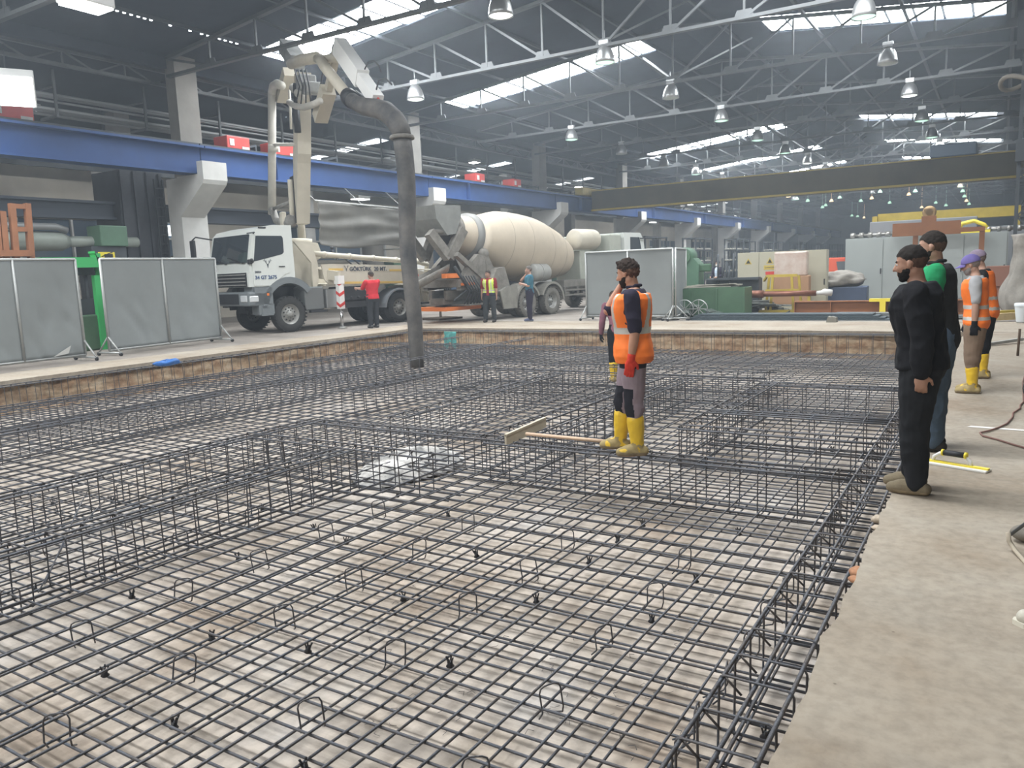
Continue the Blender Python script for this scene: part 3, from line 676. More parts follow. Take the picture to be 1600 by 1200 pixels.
# cab shell
b = MB()
prof = [(-1.22, 1.42), (-1.25, 2.15), (-1.08, 2.95), (-.93, 3.1), (-.4, 3.22), (.22, 3.22), (.24, 1.75), (.24, 1.55), (-.55, 1.42)]
b.prism(prof, .0, W); b.build('cab', cabw, pt)
sh = []
# windscreen, set on the sloping front with a frame
def quad_on(b, pts, th, mi=0):
    n = (Vector(pts[1]) - Vector(pts[0])).cross(Vector(pts[2]) - Vector(pts[0])).normalized() * th
    vs = [Vector(p) for p in pts] + [Vector(p) + n for p in pts]; k = len(pts)
    b.add(vs, [tuple(range(k))[::-1], tuple(range(k, 2 * k))] + [(i, (i + 1) % k, (i + 1) % k + k, i + k) for i in range(k)], mi)
b = MB(); quad_on(b, [(-1.262, .10, 2.13), (-1.262, W - .10, 2.13), (-1.09, W - .14, 2.95), (-1.09, .14, 2.95)], -.012); quad_on(b, [(-1.262, .10, 2.13), (-1.262, W - .10, 2.13), (-1.09, W - .14, 2.95), (-1.09, .14, 2.95)], .012); b.build('windscreen', glassd, pt)
b = MB(); quad_on(b, [(-1.27, .2, 2.14), (-1.27, 1.1, 2.20), (-1.27, 1.1, 2.17), (-1.27, .2, 2.11)], .02); b.bar((-1.285, .3, 2.12), (-1.28, 1.2, 2.3), .025); b.bar((-1.285, 1.3, 2.12), (-1.28, 2.2, 2.3), .025); b.build('wiper', blk, pt)
# door with window, handle, lettering
b = MB(); b.prism([(-1.14, 1.45), (-1.16, 2.15), (-1.0, 2.98), (-.02, 3.0), (.06, 2.3), (.06, 1.8), (-.1, 1.78), (-.55, 1.44)], -.018, .01); door = b.build('door', cabw, pt)
b = MB(); b.prism([(-1.10, 2.16), (-.98, 2.90), (-.14, 2.90), (-.10, 2.84), (-.10, 2.42), (-.16, 2.36), (-1.02, 2.17)], -.026, -.016); b.build('window', glassd, door)
b = MB(); b.box(-.30, -.10, -.045, -.02, 1.98, 2.01, bev=.01); b.build('handle', blk, door)
def letter(txt, size, x, z, m, parent, y=-.02, bold=.0, sp=1.0, depth=.003):
    me = text_mesh(txt, size, depth, bold, sp); o = link('lettering', me, m, parent); o.location = (x, y, z); o.rotation_euler = (PI / 2, 0, 0); return o
letter('34 GT 2675', .145, -1.10, 1.64, mat('plate blue', (.05, .09, .20), .5), door, -.024, .004)
letter('0004', .085, -1.09, 1.82, textm, door, -.024, .003, 1.2)
def emblem(parent, x, z, s, y=-.024):
    """small stag-like head with two antlers"""
    b = MB(); b.prism([(x - .028 * s, z + .02 * s), (x + .028 * s, z + .02 * s), (x + .018 * s, z - .04 * s), (x + .006 * s, z - .10 * s), (x - .006 * s, z - .10 * s), (x - .018 * s, z - .04 * s)], y, y + .004)
    for sg in (-1, 1):
        b.tube([(x + sg * .02 * s, y, z + .02 * s), (x + sg * .06 * s, y, z + .06 * s), (x + sg * .10 * s, y, z + .16 * s)], .007 * s, 5)
        b.tube([(x + sg * .05 * s, y, z + .05 * s), (x + sg * .04 * s, y, z + .12 * s)], .006 * s, 5); b.tube([(x + sg * .08 * s, y, z + .10 * s), (x + sg * .14 * s, y, z + .12 * s)], .006 * s, 5)
    b.build('emblem', textm, parent)
emblem(door, -.66, 2.06, 1)
# grille, bumper, lights
b = MB(); b.box(-1.30, -1.22, .35, 2.1, 1.42, 1.85, bev=.02)
b.box(-1.30, -1.22, -.0, .3, 1.42, 1.84); b.build('front_panel', cabw, pt)
b = MB(); b.box(-1.33, -1.28, .10, 2.35, 1.43, 1.84); g = b.build('grille', blk, pt)
b = MB()
for k in range(4): b.box(-1.36, -1.30, .12, 2.33, 1.47 + k * .1, 1.50 + k * .1)
b.build('grille_bar', rimm, g)
b = MB(); b.box(-1.37, -.72, -.03, W + .03, .86, 1.28, bev=.05); bmp = b.build('bumper', pgrey, pt)
b = MB(); b.box(-1.39, -1.36, .55, 1.95, .92, 1.22); b.build('bumper_recess', blk, bmp)
b = MB(); b.box(-1.40, -1.30, .05, .42, .98, 1.18, bev=.03); b.box(-1.34, -1.05, -.05, 0, .98, 1.16, bev=.03); b.box(-1.40, -1.30, W - .42, W - .05, .98, 1.18, bev=.03); b.build('headlight', mat('headlight glass', (.75, .78, .8), .15, .3), pt)
b = MB(); b.box(-1.2, -.5, .02, .5, 1.28, 1.42); b.box(-1.05, -.55, -.02, .4, .6, .9); b.box(-1.0, -.6, -.05, .35, .56, .61); b.box(-1.15, -.58, -.03, .1, .9, 1.4); b.build('step', pgrey, pt)
# sun visor top marker, mirror
b = MB(); b.box(-.85, -.62, -.012, .05, 3.11, 3.16, bev=.01); b.build('roof_vent', blk, pt)
b = MB(); b.tube([(-1.15, -.02, 2.15), (-1.22, -.12, 2.2)], .05, 8); b.box(-1.3, -1.18, -.10, .02, 2.08, 2.22, bev=.02); b.tube([(-1.05, -.02, 2.96), (-1.15, -.28, 2.98), (-1.35, -.2, 2.95)], .018, 6); b.build('mirror', blk, pt)
b = MB(); b.tube([(-1.05, W, 2.9), (-1.5, W + .25, 3.0), (-1.6, W + .3, 2.9)], .025, 6); b.box(-1.66, -1.58, W + .1, W + .38, 2.35, 2.9, bev=.03); b.build('mirror', blk, pt)
# fender
def arch(b, cx, cz, r0, r1, y0, y1, a0=5, a1=175, n=14):
    pts = [(cx + r1 * math.cos(math.radians(a0 + (a1 - a0) * i / n)), cz + r1 * math.sin(math.radians(a0 + (a1 - a0) * i / n))) for i in range(n + 1)]
    pin = [(cx + r0 * math.cos(math.radians(a0 + (a1 - a0) * i / n)), cz + r0 * math.sin(math.radians(a0 + (a1 - a0) * i / n))) for i in range(n + 1)]
    for i in range(n): b.prism([pin[i], pts[i], pts[i + 1], pin[i + 1]], y0, y1)
b = MB(); arch(b, .0, .75, .74, .93, -.03, .28, 35, 178); b.box(-.95, -.78, -.03, .2, .55, .85); b.build('fender', pgrey, pt)
b = MB(); arch(b, .0, .75, .74, .93, W - .28, W + .03, 35, 178); b.build('fender', pgrey, pt)
b = MB(); b.box(-.77, -.70, -.045, -.02, 1.15, 1.22); b.build('side_lamp', orp, pt)
for (x, r) in ((0, .55), (4.25, .52)):
    wheel(pt, x, .17, r, r, .30); wheel(pt, x, W - .17, r, r, .30, out=1)
    if x > 1: wheel(pt, x, .52, r, r, .28, name='inner_wheel'); wheel(pt, x, W - .52, r, r, .28, out=1, name='inner_wheel')
b = MB(); b.box(-1.1, 5.9, .75, .87, .72, 1.0); b.box(-1.1, 5.9, W - .87, W - .75, .72, 1.0)
for x in (-.9, .5, 1.6, 2.8, 3.7, 4.9, 5.8): b.box(x, x + .1, .8, W - .8, .78, .95)
b.tube([(0, .2, .55), (0, W - .2, .55)], .08, 8); b.tube([(4.25, .2, .55), (4.25, W - .2, .55)], .1, 8); b.ell((4.25, W / 2, .55), (.25, .25, .25)); b.box(-.9, .9, .9, W - .9, .6, 1.4); b.build('chassis', blk, pt)
b = MB(); b.box(.55, 1.25, .05, .7, .62, 1.35, bev=.04); b.build('tank', mat('tank grey', (.15, .16, .16), .5, .2), pt)
b = MB(); b.box(1.35, 1.75, .06, .6, .65, 1.25, bev=.03); b.build('tool_box', mat('box grey', (.30, .31, .31), .6), pt)
b = MB(); b.box(1.85, 3.35, .06, .7, .85, 1.3, bev=.03); b.box(1.9, 3.3, .1, .7, .62, .82); b.box(.7, 1.3, -.02, .1, .55, .62)
for k in range(5): b.tube([(2.0 + k * .28, .0, .95), (2.0 + k * .28, .08, .95)], .04, 8)
b.build('valve_block', blk, pt)
# cream superstructure
b = MB(); b.prism([(.35, 2.75), (1.0, 2.62), (1.15, 2.05), (1.15, 1.5), (.98, 1.2), (.92, 1.2), (.92, 2.1)], .12, .2); b.prism([(.35, 2.75), (1.0, 2.62), (1.15, 2.05), (1.15, 1.5), (.98, 1.2), (.92, 1.2), (.92, 2.1)], W - .2, W - .12)
b.prism([(.42, 2.80), (1.45, 2.72), (1.6, 2.3), (1.15, 2.02), (1.15, 1.3), (.95, 1.3), (.45, 1.6)], .5, W - .5); b.build('support_frame', cream, pt)
b = MB(); b.prism([(1.2, 2.03), (1.28, 1.55), (1.45, 1.38), (5.7, 1.28), (5.85, 1.35), (5.85, 1.6), (4.95, 1.80), (4.6, 1.93), (1.5, 2.04)], .0, .04); b.box(1.3, 5.8, .04, W - .04, 1.36, 1.42)
b.prism([(1.2, 2.03), (1.28, 1.55), (1.45, 1.38), (5.7, 1.28), (5.85, 1.35), (5.85, 1.6), (4.95, 1.80), (4.6, 1.93), (1.5, 2.04)], W - .04, W); side = b.build('side_panel', cream, pt)
b = MB(); b.prism([(1.45, 1.9), (2.0, 1.89), (2.0, 1.82), (1.45, 1.83)], -.008, 0); b.prism([(3.86, 1.82), (4.75, 1.80), (4.75, 1.73), (3.86, 1.75)], -.008, 0); b.prism([(1.75, 1.47), (5.8, 1.37), (5.8, 1.30), (1.75, 1.40)], -.008, 0); b.build('stripe', gold, side)
letter('GÖKTÜRK  20 MT.', .175, 2.24, 1.805, textm, side, -.012, .005, 1.05).rotation_euler = (PI / 2, .018, 0)
emblem(side, 2.12, 1.87, .75, -.012)
b = MB(); b.prism([(5.02, 1.50), (5.16, 1.50), (5.09, 1.64)], -.012, -.002); b.build('warning_triangle', redp, side)
b = MB(); b.tube([(4.85, .02, 1.80), (5.75, .02, 1.75), (5.83, .02, 1.68), (5.84, .02, 1.3)], .025, 8); b.tube([(4.9, .02, 1.62), (5.8, .02, 1.58)], .02, 8); b.build('guard_rail', cream, side)
# deck pipe
b = MB(); b.tube([(1.1, .25, 2.38), (1.9, .25, 2.31), (5.3, .25, 2.05), (5.8, .3, 1.95), (6.0, .6, 1.7)], .085, 12)
for k in range(5):
    x = 1.5 + k * .95; z = 2.345 - (x - 1.5) * .075; b.tube([(x - .03, .25, z), (x + .03, .25, z - .002)], .105, 12)
b.build('delivery_pipe', cream, pt)
b = MB(); b.tube([(1.9, .4, 2.5), (1.9, .4, 2.3)], .05, 8); b.ell((1.9, .4, 2.56), (.06, .06, .05))
for k in range(3): b.tube([(2.1 + k * .3, .5, 2.2), (2.4 + k * .3, .6, 2.28), (2.8 + k * .3, .5, 1.95)], .025, 6)
b.build('hydraulic_hose', blk, pt)
# hopper and rear machinery
b = MB(); b.prism([(5.4, 1.2), (6.3, 1.35), (6.2, .7), (5.6, .5)], .3, W - .3); b.box(5.3, 6.1, .5, W - .5, .35, .8); b.prism([(5.7, .9), (6.25, .75), (6.3, .45), (5.75, .40)], -.1, .4); b.build('hopper', cream, pt)
b = MB()
b.lathe([(.05, 0), (.33, .02), (.36, .08), (.30, .1)], 24, 'y', (6.6, .25, 1.2)); b.lathe([(.05, -.06), (.18, -.05), (.2, .02)], 18, 'y', (6.6, .25, 1.2)); b.build('agitator_motor', mat('dusty machinery', (.28, .27, .25), .8, 0, .4, 5), pt)
b = MB()
for k in range(7): b.tube([(5.9 + .1 * k, .1 + .05 * k, 1.9 - .1 * (k % 3)), (6.3 + .05 * k, 0, 1.4), (6.0 + .12 * k, .1, .9), (5.8 + .15 * k, .2, .55)], .022, 6)
b.box(5.4, 6.4, .2, .35, .55, .62); b.build('hose_bundle', blk, pt)
b = MB(); arch(b, 4.25, .52, .60, .66, -.02, .6, 0, 178); b.box(4.87, 4.9, .0, .5, .3, .8); b.build('mudguard', mat('mudguard grey', (.22, .24, .26), .5), pt)
# outriggers with red-white sleeves
def outrigger(x, y, ztop, name='outrigger'):
    b = MB(); b.box(x - .09, x + .09, y - .09, y + .09, .62, ztop)
    b.box(x - .12, x + .12, y - .10, y + .12, ztop - .22, ztop + .04); o = b.build(name, wht, pt)
    b = MB(); z = .66
    while z < ztop - .05:
        b.prism([(x - .094, z), (x + .094, z + .10), (x + .094, z + .20), (x - .094, z + .10)], y - .095, y - .088); b.prism([(y - .094, z), (y + .094, z + .10), (y + .094, z + .20), (y - .094, z + .10)], x - .095, x - .088, 'x'); b.prism([(y - .094, z), (y + .094, z + .10), (y + .094, z + .20), (y - .094, z + .10)], x + .088, x + .095, 'x'); z += .34
    b.build('warning_stripe', redp, o)
    b = MB(); b.tube([(x, y, .04), (x, y, .62)], .045, 12); b.build('piston', chrome, o)
    b = MB(); b.lathe([(.14, 0), (.14, .03), (.06, .06)], 16, 'z', (x, y, 0)); b.build('foot_pad', rimm, o)
    return o
outrigger(1.62, -.30, 1.62); outrigger(5.75, -.35, 1.15)
b = MB(); b.bar((1.62, -.3, 1.65), (1.3, .4, 1.75), .16, .3); b.bar((5.75, -.35, 1.1), (5.5, .5, 1.1), .14, .2); b.build('outrigger_beam', cream, pt)
b = MB(); b.box(5.2, 6.3, -.9, .0, .0, .07); o = b.build('timber_pad', mat('dark timber', (.10, .08, .06), .9, 0, .3, 3), None); o.location = (P1.x, P1.y, 0); o.rotation_euler.z = angP; tag(o, 'dark timber pad on the floor under the rear outrigger', 'timber'); 
# turret and boom, laid out in the vertical plane between turret and hanging hose
TC = Vector((P1.x, P1.y, 0)) + dP * 1.02 + Vector((-dP.y, dP.x, 0)) * 1.15
HO = Vector((-10.9, 13.5, 0)); eB = (HO - TC); LB = eB.length; eB.normalize(); nB = Vector((eB.y, -eB.x, 0)); angB = math.atan2(eB.y, eB.x)
def bpx(x, y, off=0.0):
    q = gplane(x, y, TC - nB * off, nB); return Vector(((q - TC).dot(eB), off, q.z))
bo = bpy.data.objects.new('boom', None); COL.objects.link(bo); bo.parent = pt; bo.matrix_parent_inverse = Matrix.Identity(4)
# local placement of the boom inside the truck frame
Tl = Matrix.Rotation(-angP, 4, 'Z') @ (TC - Vector((P1.x, P1.y, 0))); bo.location = Tl; bo.rotation_euler = (0, 0, angB - angP)
z0b = 2.8; A = bpx(471, 345); B_ = bpx(473, 112)
b = MB(); b.lathe([(.55, 2.68), (.55, 2.86), (.42, 2.88)], 28); b.box(-.3, .3, -.3, -.2, 2.86, 3.45, bev=.04); b.box(-.3, .3, .2, .3, 2.86, 3.45, bev=.04); b.box(.1, .4, -.45, -.3, 2.9, 3.7, bev=.03); b.build('turret', cream, bo)
ax = A.x
b = MB(); wq = .26
vs = []
for (z, hw) in ((A.z - .1, .24), (5.0, .24), (5.25, .29), (5.6, .24), (B_.z - .9, .2), (B_.z - .05, .17)):
    x = A.x + (B_.x - A.x) * (z - A.z) / (B_.z - A.z); vs += [(x - hw, -.2, z), (x + hw, -.2, z), (x + hw, .2, z), (x - hw, .2, z)]
fs = [(i * 4 + j, i * 4 + (j + 1) % 4, (i + 1) * 4 + (j + 1) % 4, (i + 1) * 4 + j) for i in range(5) for j in range(4)] + [(3, 2, 1, 0), (20, 21, 22, 23)]
b.add(vs, fs); b.build('boom_section', cream, bo)
b = MB(); b.tube([(A.x, -.26, 3.3), (A.x + .05, -.26, 4.6)], .09, 12); b.build('hydraulic_cylinder', cream, bo)
b = MB(); b.tube([(B_.x, -.27, B_.z - 1.7), (B_.x, -.27, B_.z - .9)], .1, 12, 1); b.tube([(B_.x, -.27, B_.z - .9), (B_.x + .05, -.27, B_.z - .35)], .055, 12, 1); b.build('hydraulic_cylinder', [cream, blk], bo)
b = MB(); b.prism([(A.x - .2, 3.3), (A.x + .2, 3.3), (A.x + .2, 4.7), (A.x - .2, 4.7)], -.215, -.205); b.build('cylinder_recess', blk, bo)
# folded second section and head
p1, p2 = bpx(440, 155), bpx(452, 112)
b = MB(); b.bar(p1, p2, .34, .3, up=(1, 0, 0)); b.build('boom_link', cream, bo)
b = MB(); b.bar(bpx(500, 185), bpx(513, 140), .36, .34, up=(1, 0, 0)); b.bar(bpx(513, 140), bpx(528, 72), .16, .2, up=(1, 0, 0)); b.build('boom_link', cream, bo)
b = MB(); b.bar(bpx(448, 72), bpx(465, 98), .45, .4, up=(1, 0, 0)); q = bpx(478, 125); b.box(q.x - .22, q.x + .22, -.25, .25, q.z - .3, q.z + .12, bev=.05); q = bpx(490, 138); b.box(q.x - .18, q.x + .18, -.3, .2, q.z - .16, q.z + .15, bev=.05)
b.build('valve_head', mat('dull machine grey', (.42, .43, .42), .6, .2, .4, 3), bo)
b = MB(); q1, q2 = bpx(530, 72), bpx(590, 158)
b.bar(q1, q1.lerp(q2, .62), .30, .42, up=(1, 0, 1)); b.bar(q1.lerp(q2, .58), q2, .26, .28, up=(1, 0, 1)); b.build('boom_section', wht, bo)
b = MB(); b.tube([bpx(455, 100, -.2), bpx(470, 94, -.25), bpx(495, 90, -.25)], .15, 14); b.tube([bpx(495, 92, -.25), bpx(505, 93, -.25), bpx(520, 90, -.1), bpx(530, 92)], .11, 12)
b.tube([bpx(500, 92, -.3), bpx(503, 97, -.35), bpx(507, 104, -.35), bpx(545, 152, -.35)], .135, 14); b.build('delivery_pipe', cream, bo)
b = MB(); b.tube([bpx(425, 335, -.3), bpx(425, 145, -.3)], .13, 14); b.tube([bpx(425, 145, -.3), bpx(427, 135, -.3), bpx(433, 131, -.3), bpx(440, 134, -.3)], .13, 12, 0)
b.tube([bpx(452, 160, -.3), bpx(462, 166, -.3), bpx(475, 168, -.3), bpx(490, 163, -.3), bpx(500, 158, -.3)], .09, 10); b.tube([bpx(425, 228, -.3), bpx(432, 226, -.25), bpx(460, 226, -.2)], .055, 8); b.tube([bpx(427, 226, -.3), bpx(427, 236, -.3)], .17, 12)
b.tube([bpx(452, 140, -.2), bpx(455, 202, -.2)], .04, 8); b.tube([bpx(458, 137, -.2), bpx(472, 152, -.2)], .12, 10); b.build('riser_pipe', mat('pipe pale grey', (.52, .50, .45), .6, 0, .2, 3), bo)
b = MB(); b.tube([bpx(425, 325, -.3), bpx(432, 345, -.3), bpx(447, 350, -.3), bpx(462, 342, -.2)], .12, 12); b.tube([bpx(428, 326, -.3), bpx(455, 315, -.2)], .06, 8); b.bar(bpx(430, 325, -.3), bpx(458, 325, 0), .05); q = bpx(455, 345, -.3); b.ell(q, (.22, .2, .2)); b.build('pipe_joint', mat('dusty machinery', (.28, .27, .25)), bo)
for (u, v) in (((512, 74), (507, 95)), ((540, 118), (568, 95)), ((585, 140), (610, 120))):
    pass
b = MB()
b.tube([bpx(570, 108), bpx(575, 97), bpx(585, 95), bpx(592, 103), bpx(595, 112)], .02, 6); b.tube([bpx(588, 140), bpx(592, 125), bpx(602, 122), bpx(612, 132)], .02, 6); b.tube([bpx(505, 112), bpx(498, 150), bpx(500, 180)], .025, 6); b.tube([bpx(522, 70), bpx(519, 92)], .05, 8); b.tube([bpx(545, 155), bpx(556, 144), bpx(572, 158)], .05, 8)
for k in range(4): b.tube([bpx(460 + k * 6, 108, -.3), bpx(468 + k * 5, 135, -.35), bpx(462 + k * 8, 165, -.3)], .02, 6)
b.build('hydraulic_hose', blk, bo)
hosem = mat('worn rubber hose', (.055, .057, .06), .8, 0, .55, 1.6, bump=.5, bs=12, col2=(.15, .14, .13))
b = MB(); pts = [bpx(545, 152, -.3), bpx(556, 161, -.3), bpx(570, 167, -.2), bpx(585, 169, -.1), bpx(603, 174), bpx(617, 187), bpx(626, 203), bpx(628, 213)]
b.tube(pts, [.17, .17, .20, .21, .22, .22, .21, .2], 18); b.build('elbow_hose', hosem, bo)
b = MB(); b.tube([bpx(544, 150, -.3), bpx(550, 157, -.3)], .2, 16); b.bar(bpx(583, 160), bpx(607, 170), .2, .12); b.build('clamp', blk, bo)
b = MB(); q = bpx(628, 214); b.lathe([(.26, 0), (.27, .03), (.26, .07), (.22, .09)], 24, 'z', (q.x, 0, q.z - .05)); b.build('hose_flange', cementm, bo)
b = MB(); n = 14; q = bpx(628, 214); xh = LB
b.tube([(q.x + (xh - q.x) * min(1, i / n * 1.3) + .03 * math.sin(i * .8), .03 * math.sin(i * .6), q.z + (-.43 - q.z) * i / n) for i in range(n + 1)], [.20 - .045 * i / n for i in range(n + 1)], 18); b.build('end_hose', hosem, bo)
b = MB(); b.tube([bpx(590, 153), bpx(594, 160), bpx(592, 175), bpx(587, 168), bpx(596, 165)], .035, 6); b.build('red_strap', redm, bo)

# ---------------------------------------------------------------- mixer truck
P2 = gz(865, 490.8); dM = Vector((.15, .989, 0)).normalized(); angM = math.atan2(dM.y, dM.x)
mt = thing('concrete_mixer_truck', 'cream concrete mixer truck backed up to the pump, grey with cement dust', 'mixer truck', (P2.x, P2.y, 0), angM)
def ax_pt(u): return Vector((-4.0 + u, 1.22, 2.92 - .145 * u))   # drum axis, u from rear mouth to front
prof = [(.0, .52), (.12, .58), (.75, .66), (.78, .74), (.98, .75), (1.0, .70), (2.2, 1.14), (3.9, 1.22), (5.2, .98), (6.1, .70), (6.35, .3)]
axd = (ax_pt(6) - ax_pt(0)).normalized(); sidev = Vector((0, 1, 0)); upv = sidev.cross(axd) * -1
if upv.z < 0: upv = -upv
def drum_part(name, pr, m, n=48, cap=False):
    b = MB(); vs = []
    for (u, r) in pr:
        for k in range(n):
            a = 2 * PI * k / n; vs.append(ax_pt(u) + sidev * r * math.cos(a) + upv * r * math.sin(a))
    fs = [(i * n + k, i * n + (k + 1) % n, (i + 1) * n + (k + 1) % n, (i + 1) * n + k) for i in range(len(pr) - 1) for k in range(n)]
    if cap: fs.append(tuple((len(pr) - 1) * n + k for k in range(n)))
    b.add(vs, fs, 0, True); return b.build(name, m, parent)
parent = mt
pr2 = []
for (u0, r0), (u1, r1) in zip(prof[5:-1], prof[6:]):
    for k in range(4): pr2.append((u0 + (u1 - u0) * k / 4, r0 + (r1 - r0) * k / 4))
pr2.append(prof[-1])
# round the kinks a little
for _ in range(2): pr2 = [pr2[0]] + [(pr2[i][0], (pr2[i - 1][1] + 2 * pr2[i][1] + pr2[i + 1][1]) / 4) for i in range(1, len(pr2) - 1)] + [pr2[-1]]
drum = drum_part('drum', [(.05, .52), (.1, .60), (.78, .68), (1.0, .70)] + pr2, drumm, cap=True)
parent = drum
def rat(u):
    for (u0, r0), (u1, r1) in zip(pr2[:-1], pr2[1:]):
        if u0 <= u <= u1: return r0 + (r1 - r0) * (u - u0) / (u1 - u0)
    return .7
for u in (2.15, 3.1, 4.35, 5.3): drum_part('weld_seam', [(u - .012, rat(u) - .004), (u, rat(u) + .009), (u + .012, rat(u) - .004)], mat('seam brown', (.33, .29, .23), .7))
drum_part('roller_track', [(.74, .66), (.76, .79), (.96, .80), (.98, .68)], mat('track steel', (.22, .22, .21), .6, .2)); drum_part('mouth_ring', [(.0, .5), (-.02, .66), (.12, .68), (.14, .58)], cementm)
parent = None
b = MB(); b.prism([(-5.25, 3.72), (-4.1, 3.75), (-4.1, 3.35), (-4.35, 2.85), (-4.75, 2.8), (-5.2, 3.3)], .5, 1.9); b.build('loading_hopper', mat('hopper grey', (.23, .235, .22), .7, 0, .3, 2), mt)
b = MB(); b.bar((-5.3, .75, 2.9), (-4.65, .6, 2.1), .3, .25, up=(0, 1, 0)); b.bar((-4.65, .6, 2.1), (-4.05, .5, 3.0), .32, .25, up=(0, 1, 0)); b.build('discharge_frame', cementm, mt)
b = MB(); b.bar((-5.3, 1.8, 2.9), (-4.65, 1.7, 2.1), .3, .2, up=(0, 1, 0)); b.bar((-4.65, 1.7, 2.1), (-4.05, 1.8, 3.0), .3, .2, up=(0, 1, 0))
b.tube([(-5.2, .7, 2.9), (-4.6, .6, 2.95), (-4.1, .7, 3.2)], .08, 8); b.build('discharge_frame', cementm, mt)
b = MB()
def chute(u, v): a = -PI * .5 + PI * v; c = Vector((-4.55, .9, 1.9)).lerp(Vector((-6.0, 1.0, 1.35)), u); return c + Vector((.1 * math.sin(a), .30 * math.sin(a), -.28 * math.cos(a)))
b.grid(chute, 10, 10); ch = b.build('chute', cementm, mt); s_ = ch.modifiers.new('th', 'SOLIDIFY'); s_.thickness = .04
b = MB(); b.prism([(-4.4, 1.3), (-3.9, 1.9), (-3.5, 2.2), (-3.0, 2.1), (-2.4, 1.15), (-4.4, 1.05)], .35, .55); b.prism([(-4.4, 1.3), (-3.9, 1.9), (-3.5, 2.2), (-3.0, 2.1), (-2.4, 1.15), (-4.4, 1.05)], 1.9, 2.1); b.bar((-4.5, .4, 2.2), (-3.3, .4, 1.4), .2, .15); b.bar((-3.0, .4, 1.2), (-3.1, .45, 2.1), .2); b.ell((-3.1, .5, 2.2), (.2, .18, .2)); b.box(-4.5, -3.4, .35, 2.1, 1.15, 1.4); b.build('rear_stand', cementm, mt)
b = MB(); b.prism([(-3.4, .95), (-2.9, 1.7), (-2.5, 1.75), (-2.2, .95)], .1, .6); b.build('stand_plate', cementm, mt)
b = MB(); b.box(-5.0, -4.4, .4, .6, 1.45, 1.6); b.box(-4.4, -3.9, .2, .5, 1.2, 1.28); b.box(-4.9, -3.2, .6, 1.9, .40, .52); b.build('orange_fitting', orp, mt)
b = MB()
for k in range(6): b.tube([(-4.6 + k * .12, .15, 1.5), (-4.3 + k * .12, .05, 1.0), (-4.5 + k * .15, .15, .6)], .025, 6)
b.tube([(-4.9, .1, 1.8), (-4.2, .1, .95)], .05, 8); b.tube([(-5.1, .0, .75), (-4.4, .1, 1.05)], .03, 6); b.build('control_hose', blk, mt)
for x in (-1.42, 0, 4.4):
    wheel(mt, x, .16, .50, .50, .28, dusty, True); wheel(mt, x, 2.3, .50, .50, .28, dusty, True, out=1); wheel(mt, x, .5, .50, .50, .26, dusty, name='inner_wheel')
b = MB(); b.box(-4.6, 6.6, .8, .95, .75, 1.05); b.box(-4.6, 6.6, 1.5, 1.65, .75, 1.05); b.box(.75, 3.7, .05, .5, .95, 1.2); b.box(.75, 3.7, .02, .08, .62, .68); b.box(.75, 3.7, .02, .08, .8, .86)
for x in (.8, 1.6, 2.4, 3.2): b.box(x, x + .06, .05, .1, .6, 1.0)
for x in (-1.42, 0, 4.4): b.tube([(x, .2, .5), (x, 2.3, .5)], .09, 8)
b.build('chassis', mat('dusty chassis', (.21, .20, .18), .85, 0, .4, 3), mt)
b = MB(); b.box(-4.3, -3.0, .1, 2.3, .55, .60); b.box(-4.7, -2.9, .9, 1.5, .6, .8); b.build('underrun_bar', mat('dusty chassis', (0, 0, 0)), mt)
b = MB(); arch(b, 0, .5, .60, .68, -.02, .55, 2, 160); arch(b, -1.42, .5, .60, .68, -.02, .55, 20, 175); b.box(-2.14, -2.08, .0, .5, .45, .75); b.prism([(-2.9, .95), (-2.5, 1.1), (-2.0, 1.0), (-2.05, .35), (-2.75, .35)], -.02, .03); b.prism([(-2.9, .95), (-2.5, 1.1), (-2.0, 1.1), (-2.0, 1.0)], 0, .55); b.build('mudguard', mat('mudguard dusty', (.27, .26, .23), .85, 0, .3, 3), mt)
b = MB(); b.lathe([(.01, -.82), (.3, -.80), (.32, -.75), (.32, .0), (.3, .05), (.01, .07)], 24, 'x', (-.42 + .3, .28, 1.52)); b.lathe([(.33, -.42), (.33, -.38)], 24, 'x', (-.12, .28, 1.52)); b.build('water_tank', mat('tank dusty', (.33, .33, .31), .8, 0, .3, 2), mt)
b = MB(); b.lathe([(.01, -1.3), (.36, -1.28), (.40, -1.2), (.40, .0), (.38, .06), (.30, .09), (.01, .10)], 28, 'x', (3.6, .7, 2.72)); wt = b.build('front_water_tank', cream, mt)
b = MB(); b.lathe([(.01, 0), (.17, 0), (.17, .008)], 24, 'x', (3.705, .7, 2.76)); b.build('round_label', mat('label blue', (.12, .28, .42), .5, 0, .5, 14, col2=(.7, .75, .75)), wt)
b = MB(); b.box(2.6, 3.3, .6, 1.8, 1.1, 2.3, bev=.05); b.box(3.9, 4.7, .05, 2.4, 1.2, 2.92, bev=.06); b.build('support_box', mat('green grey panel', (.40, .42, .36), .6, 0, .2, 2), mt)
b = MB(); b.prism([(4.85, 1.3), (4.85, 2.98), (6.1, 2.98), (6.35, 2.7), (6.5, 1.9), (6.5, .9), (4.85, .9)], 0, 2.45); mc = b.build('cab', cabw, mt)
b = MB(); b.prism([(5.3, 2.0), (5.3, 2.8), (6.0, 2.8), (6.25, 2.0)], -.01, .01); b.build('cab_window', glassd, mc)
b = MB(); b.tube([(6.0, -.05, 2.75), (6.9, -.3, 2.75)], .03, 6); b.box(6.7, 6.95, -.4, -.25, 2.2, 2.7, bev=.03); b.build('mirror', blk, mt)
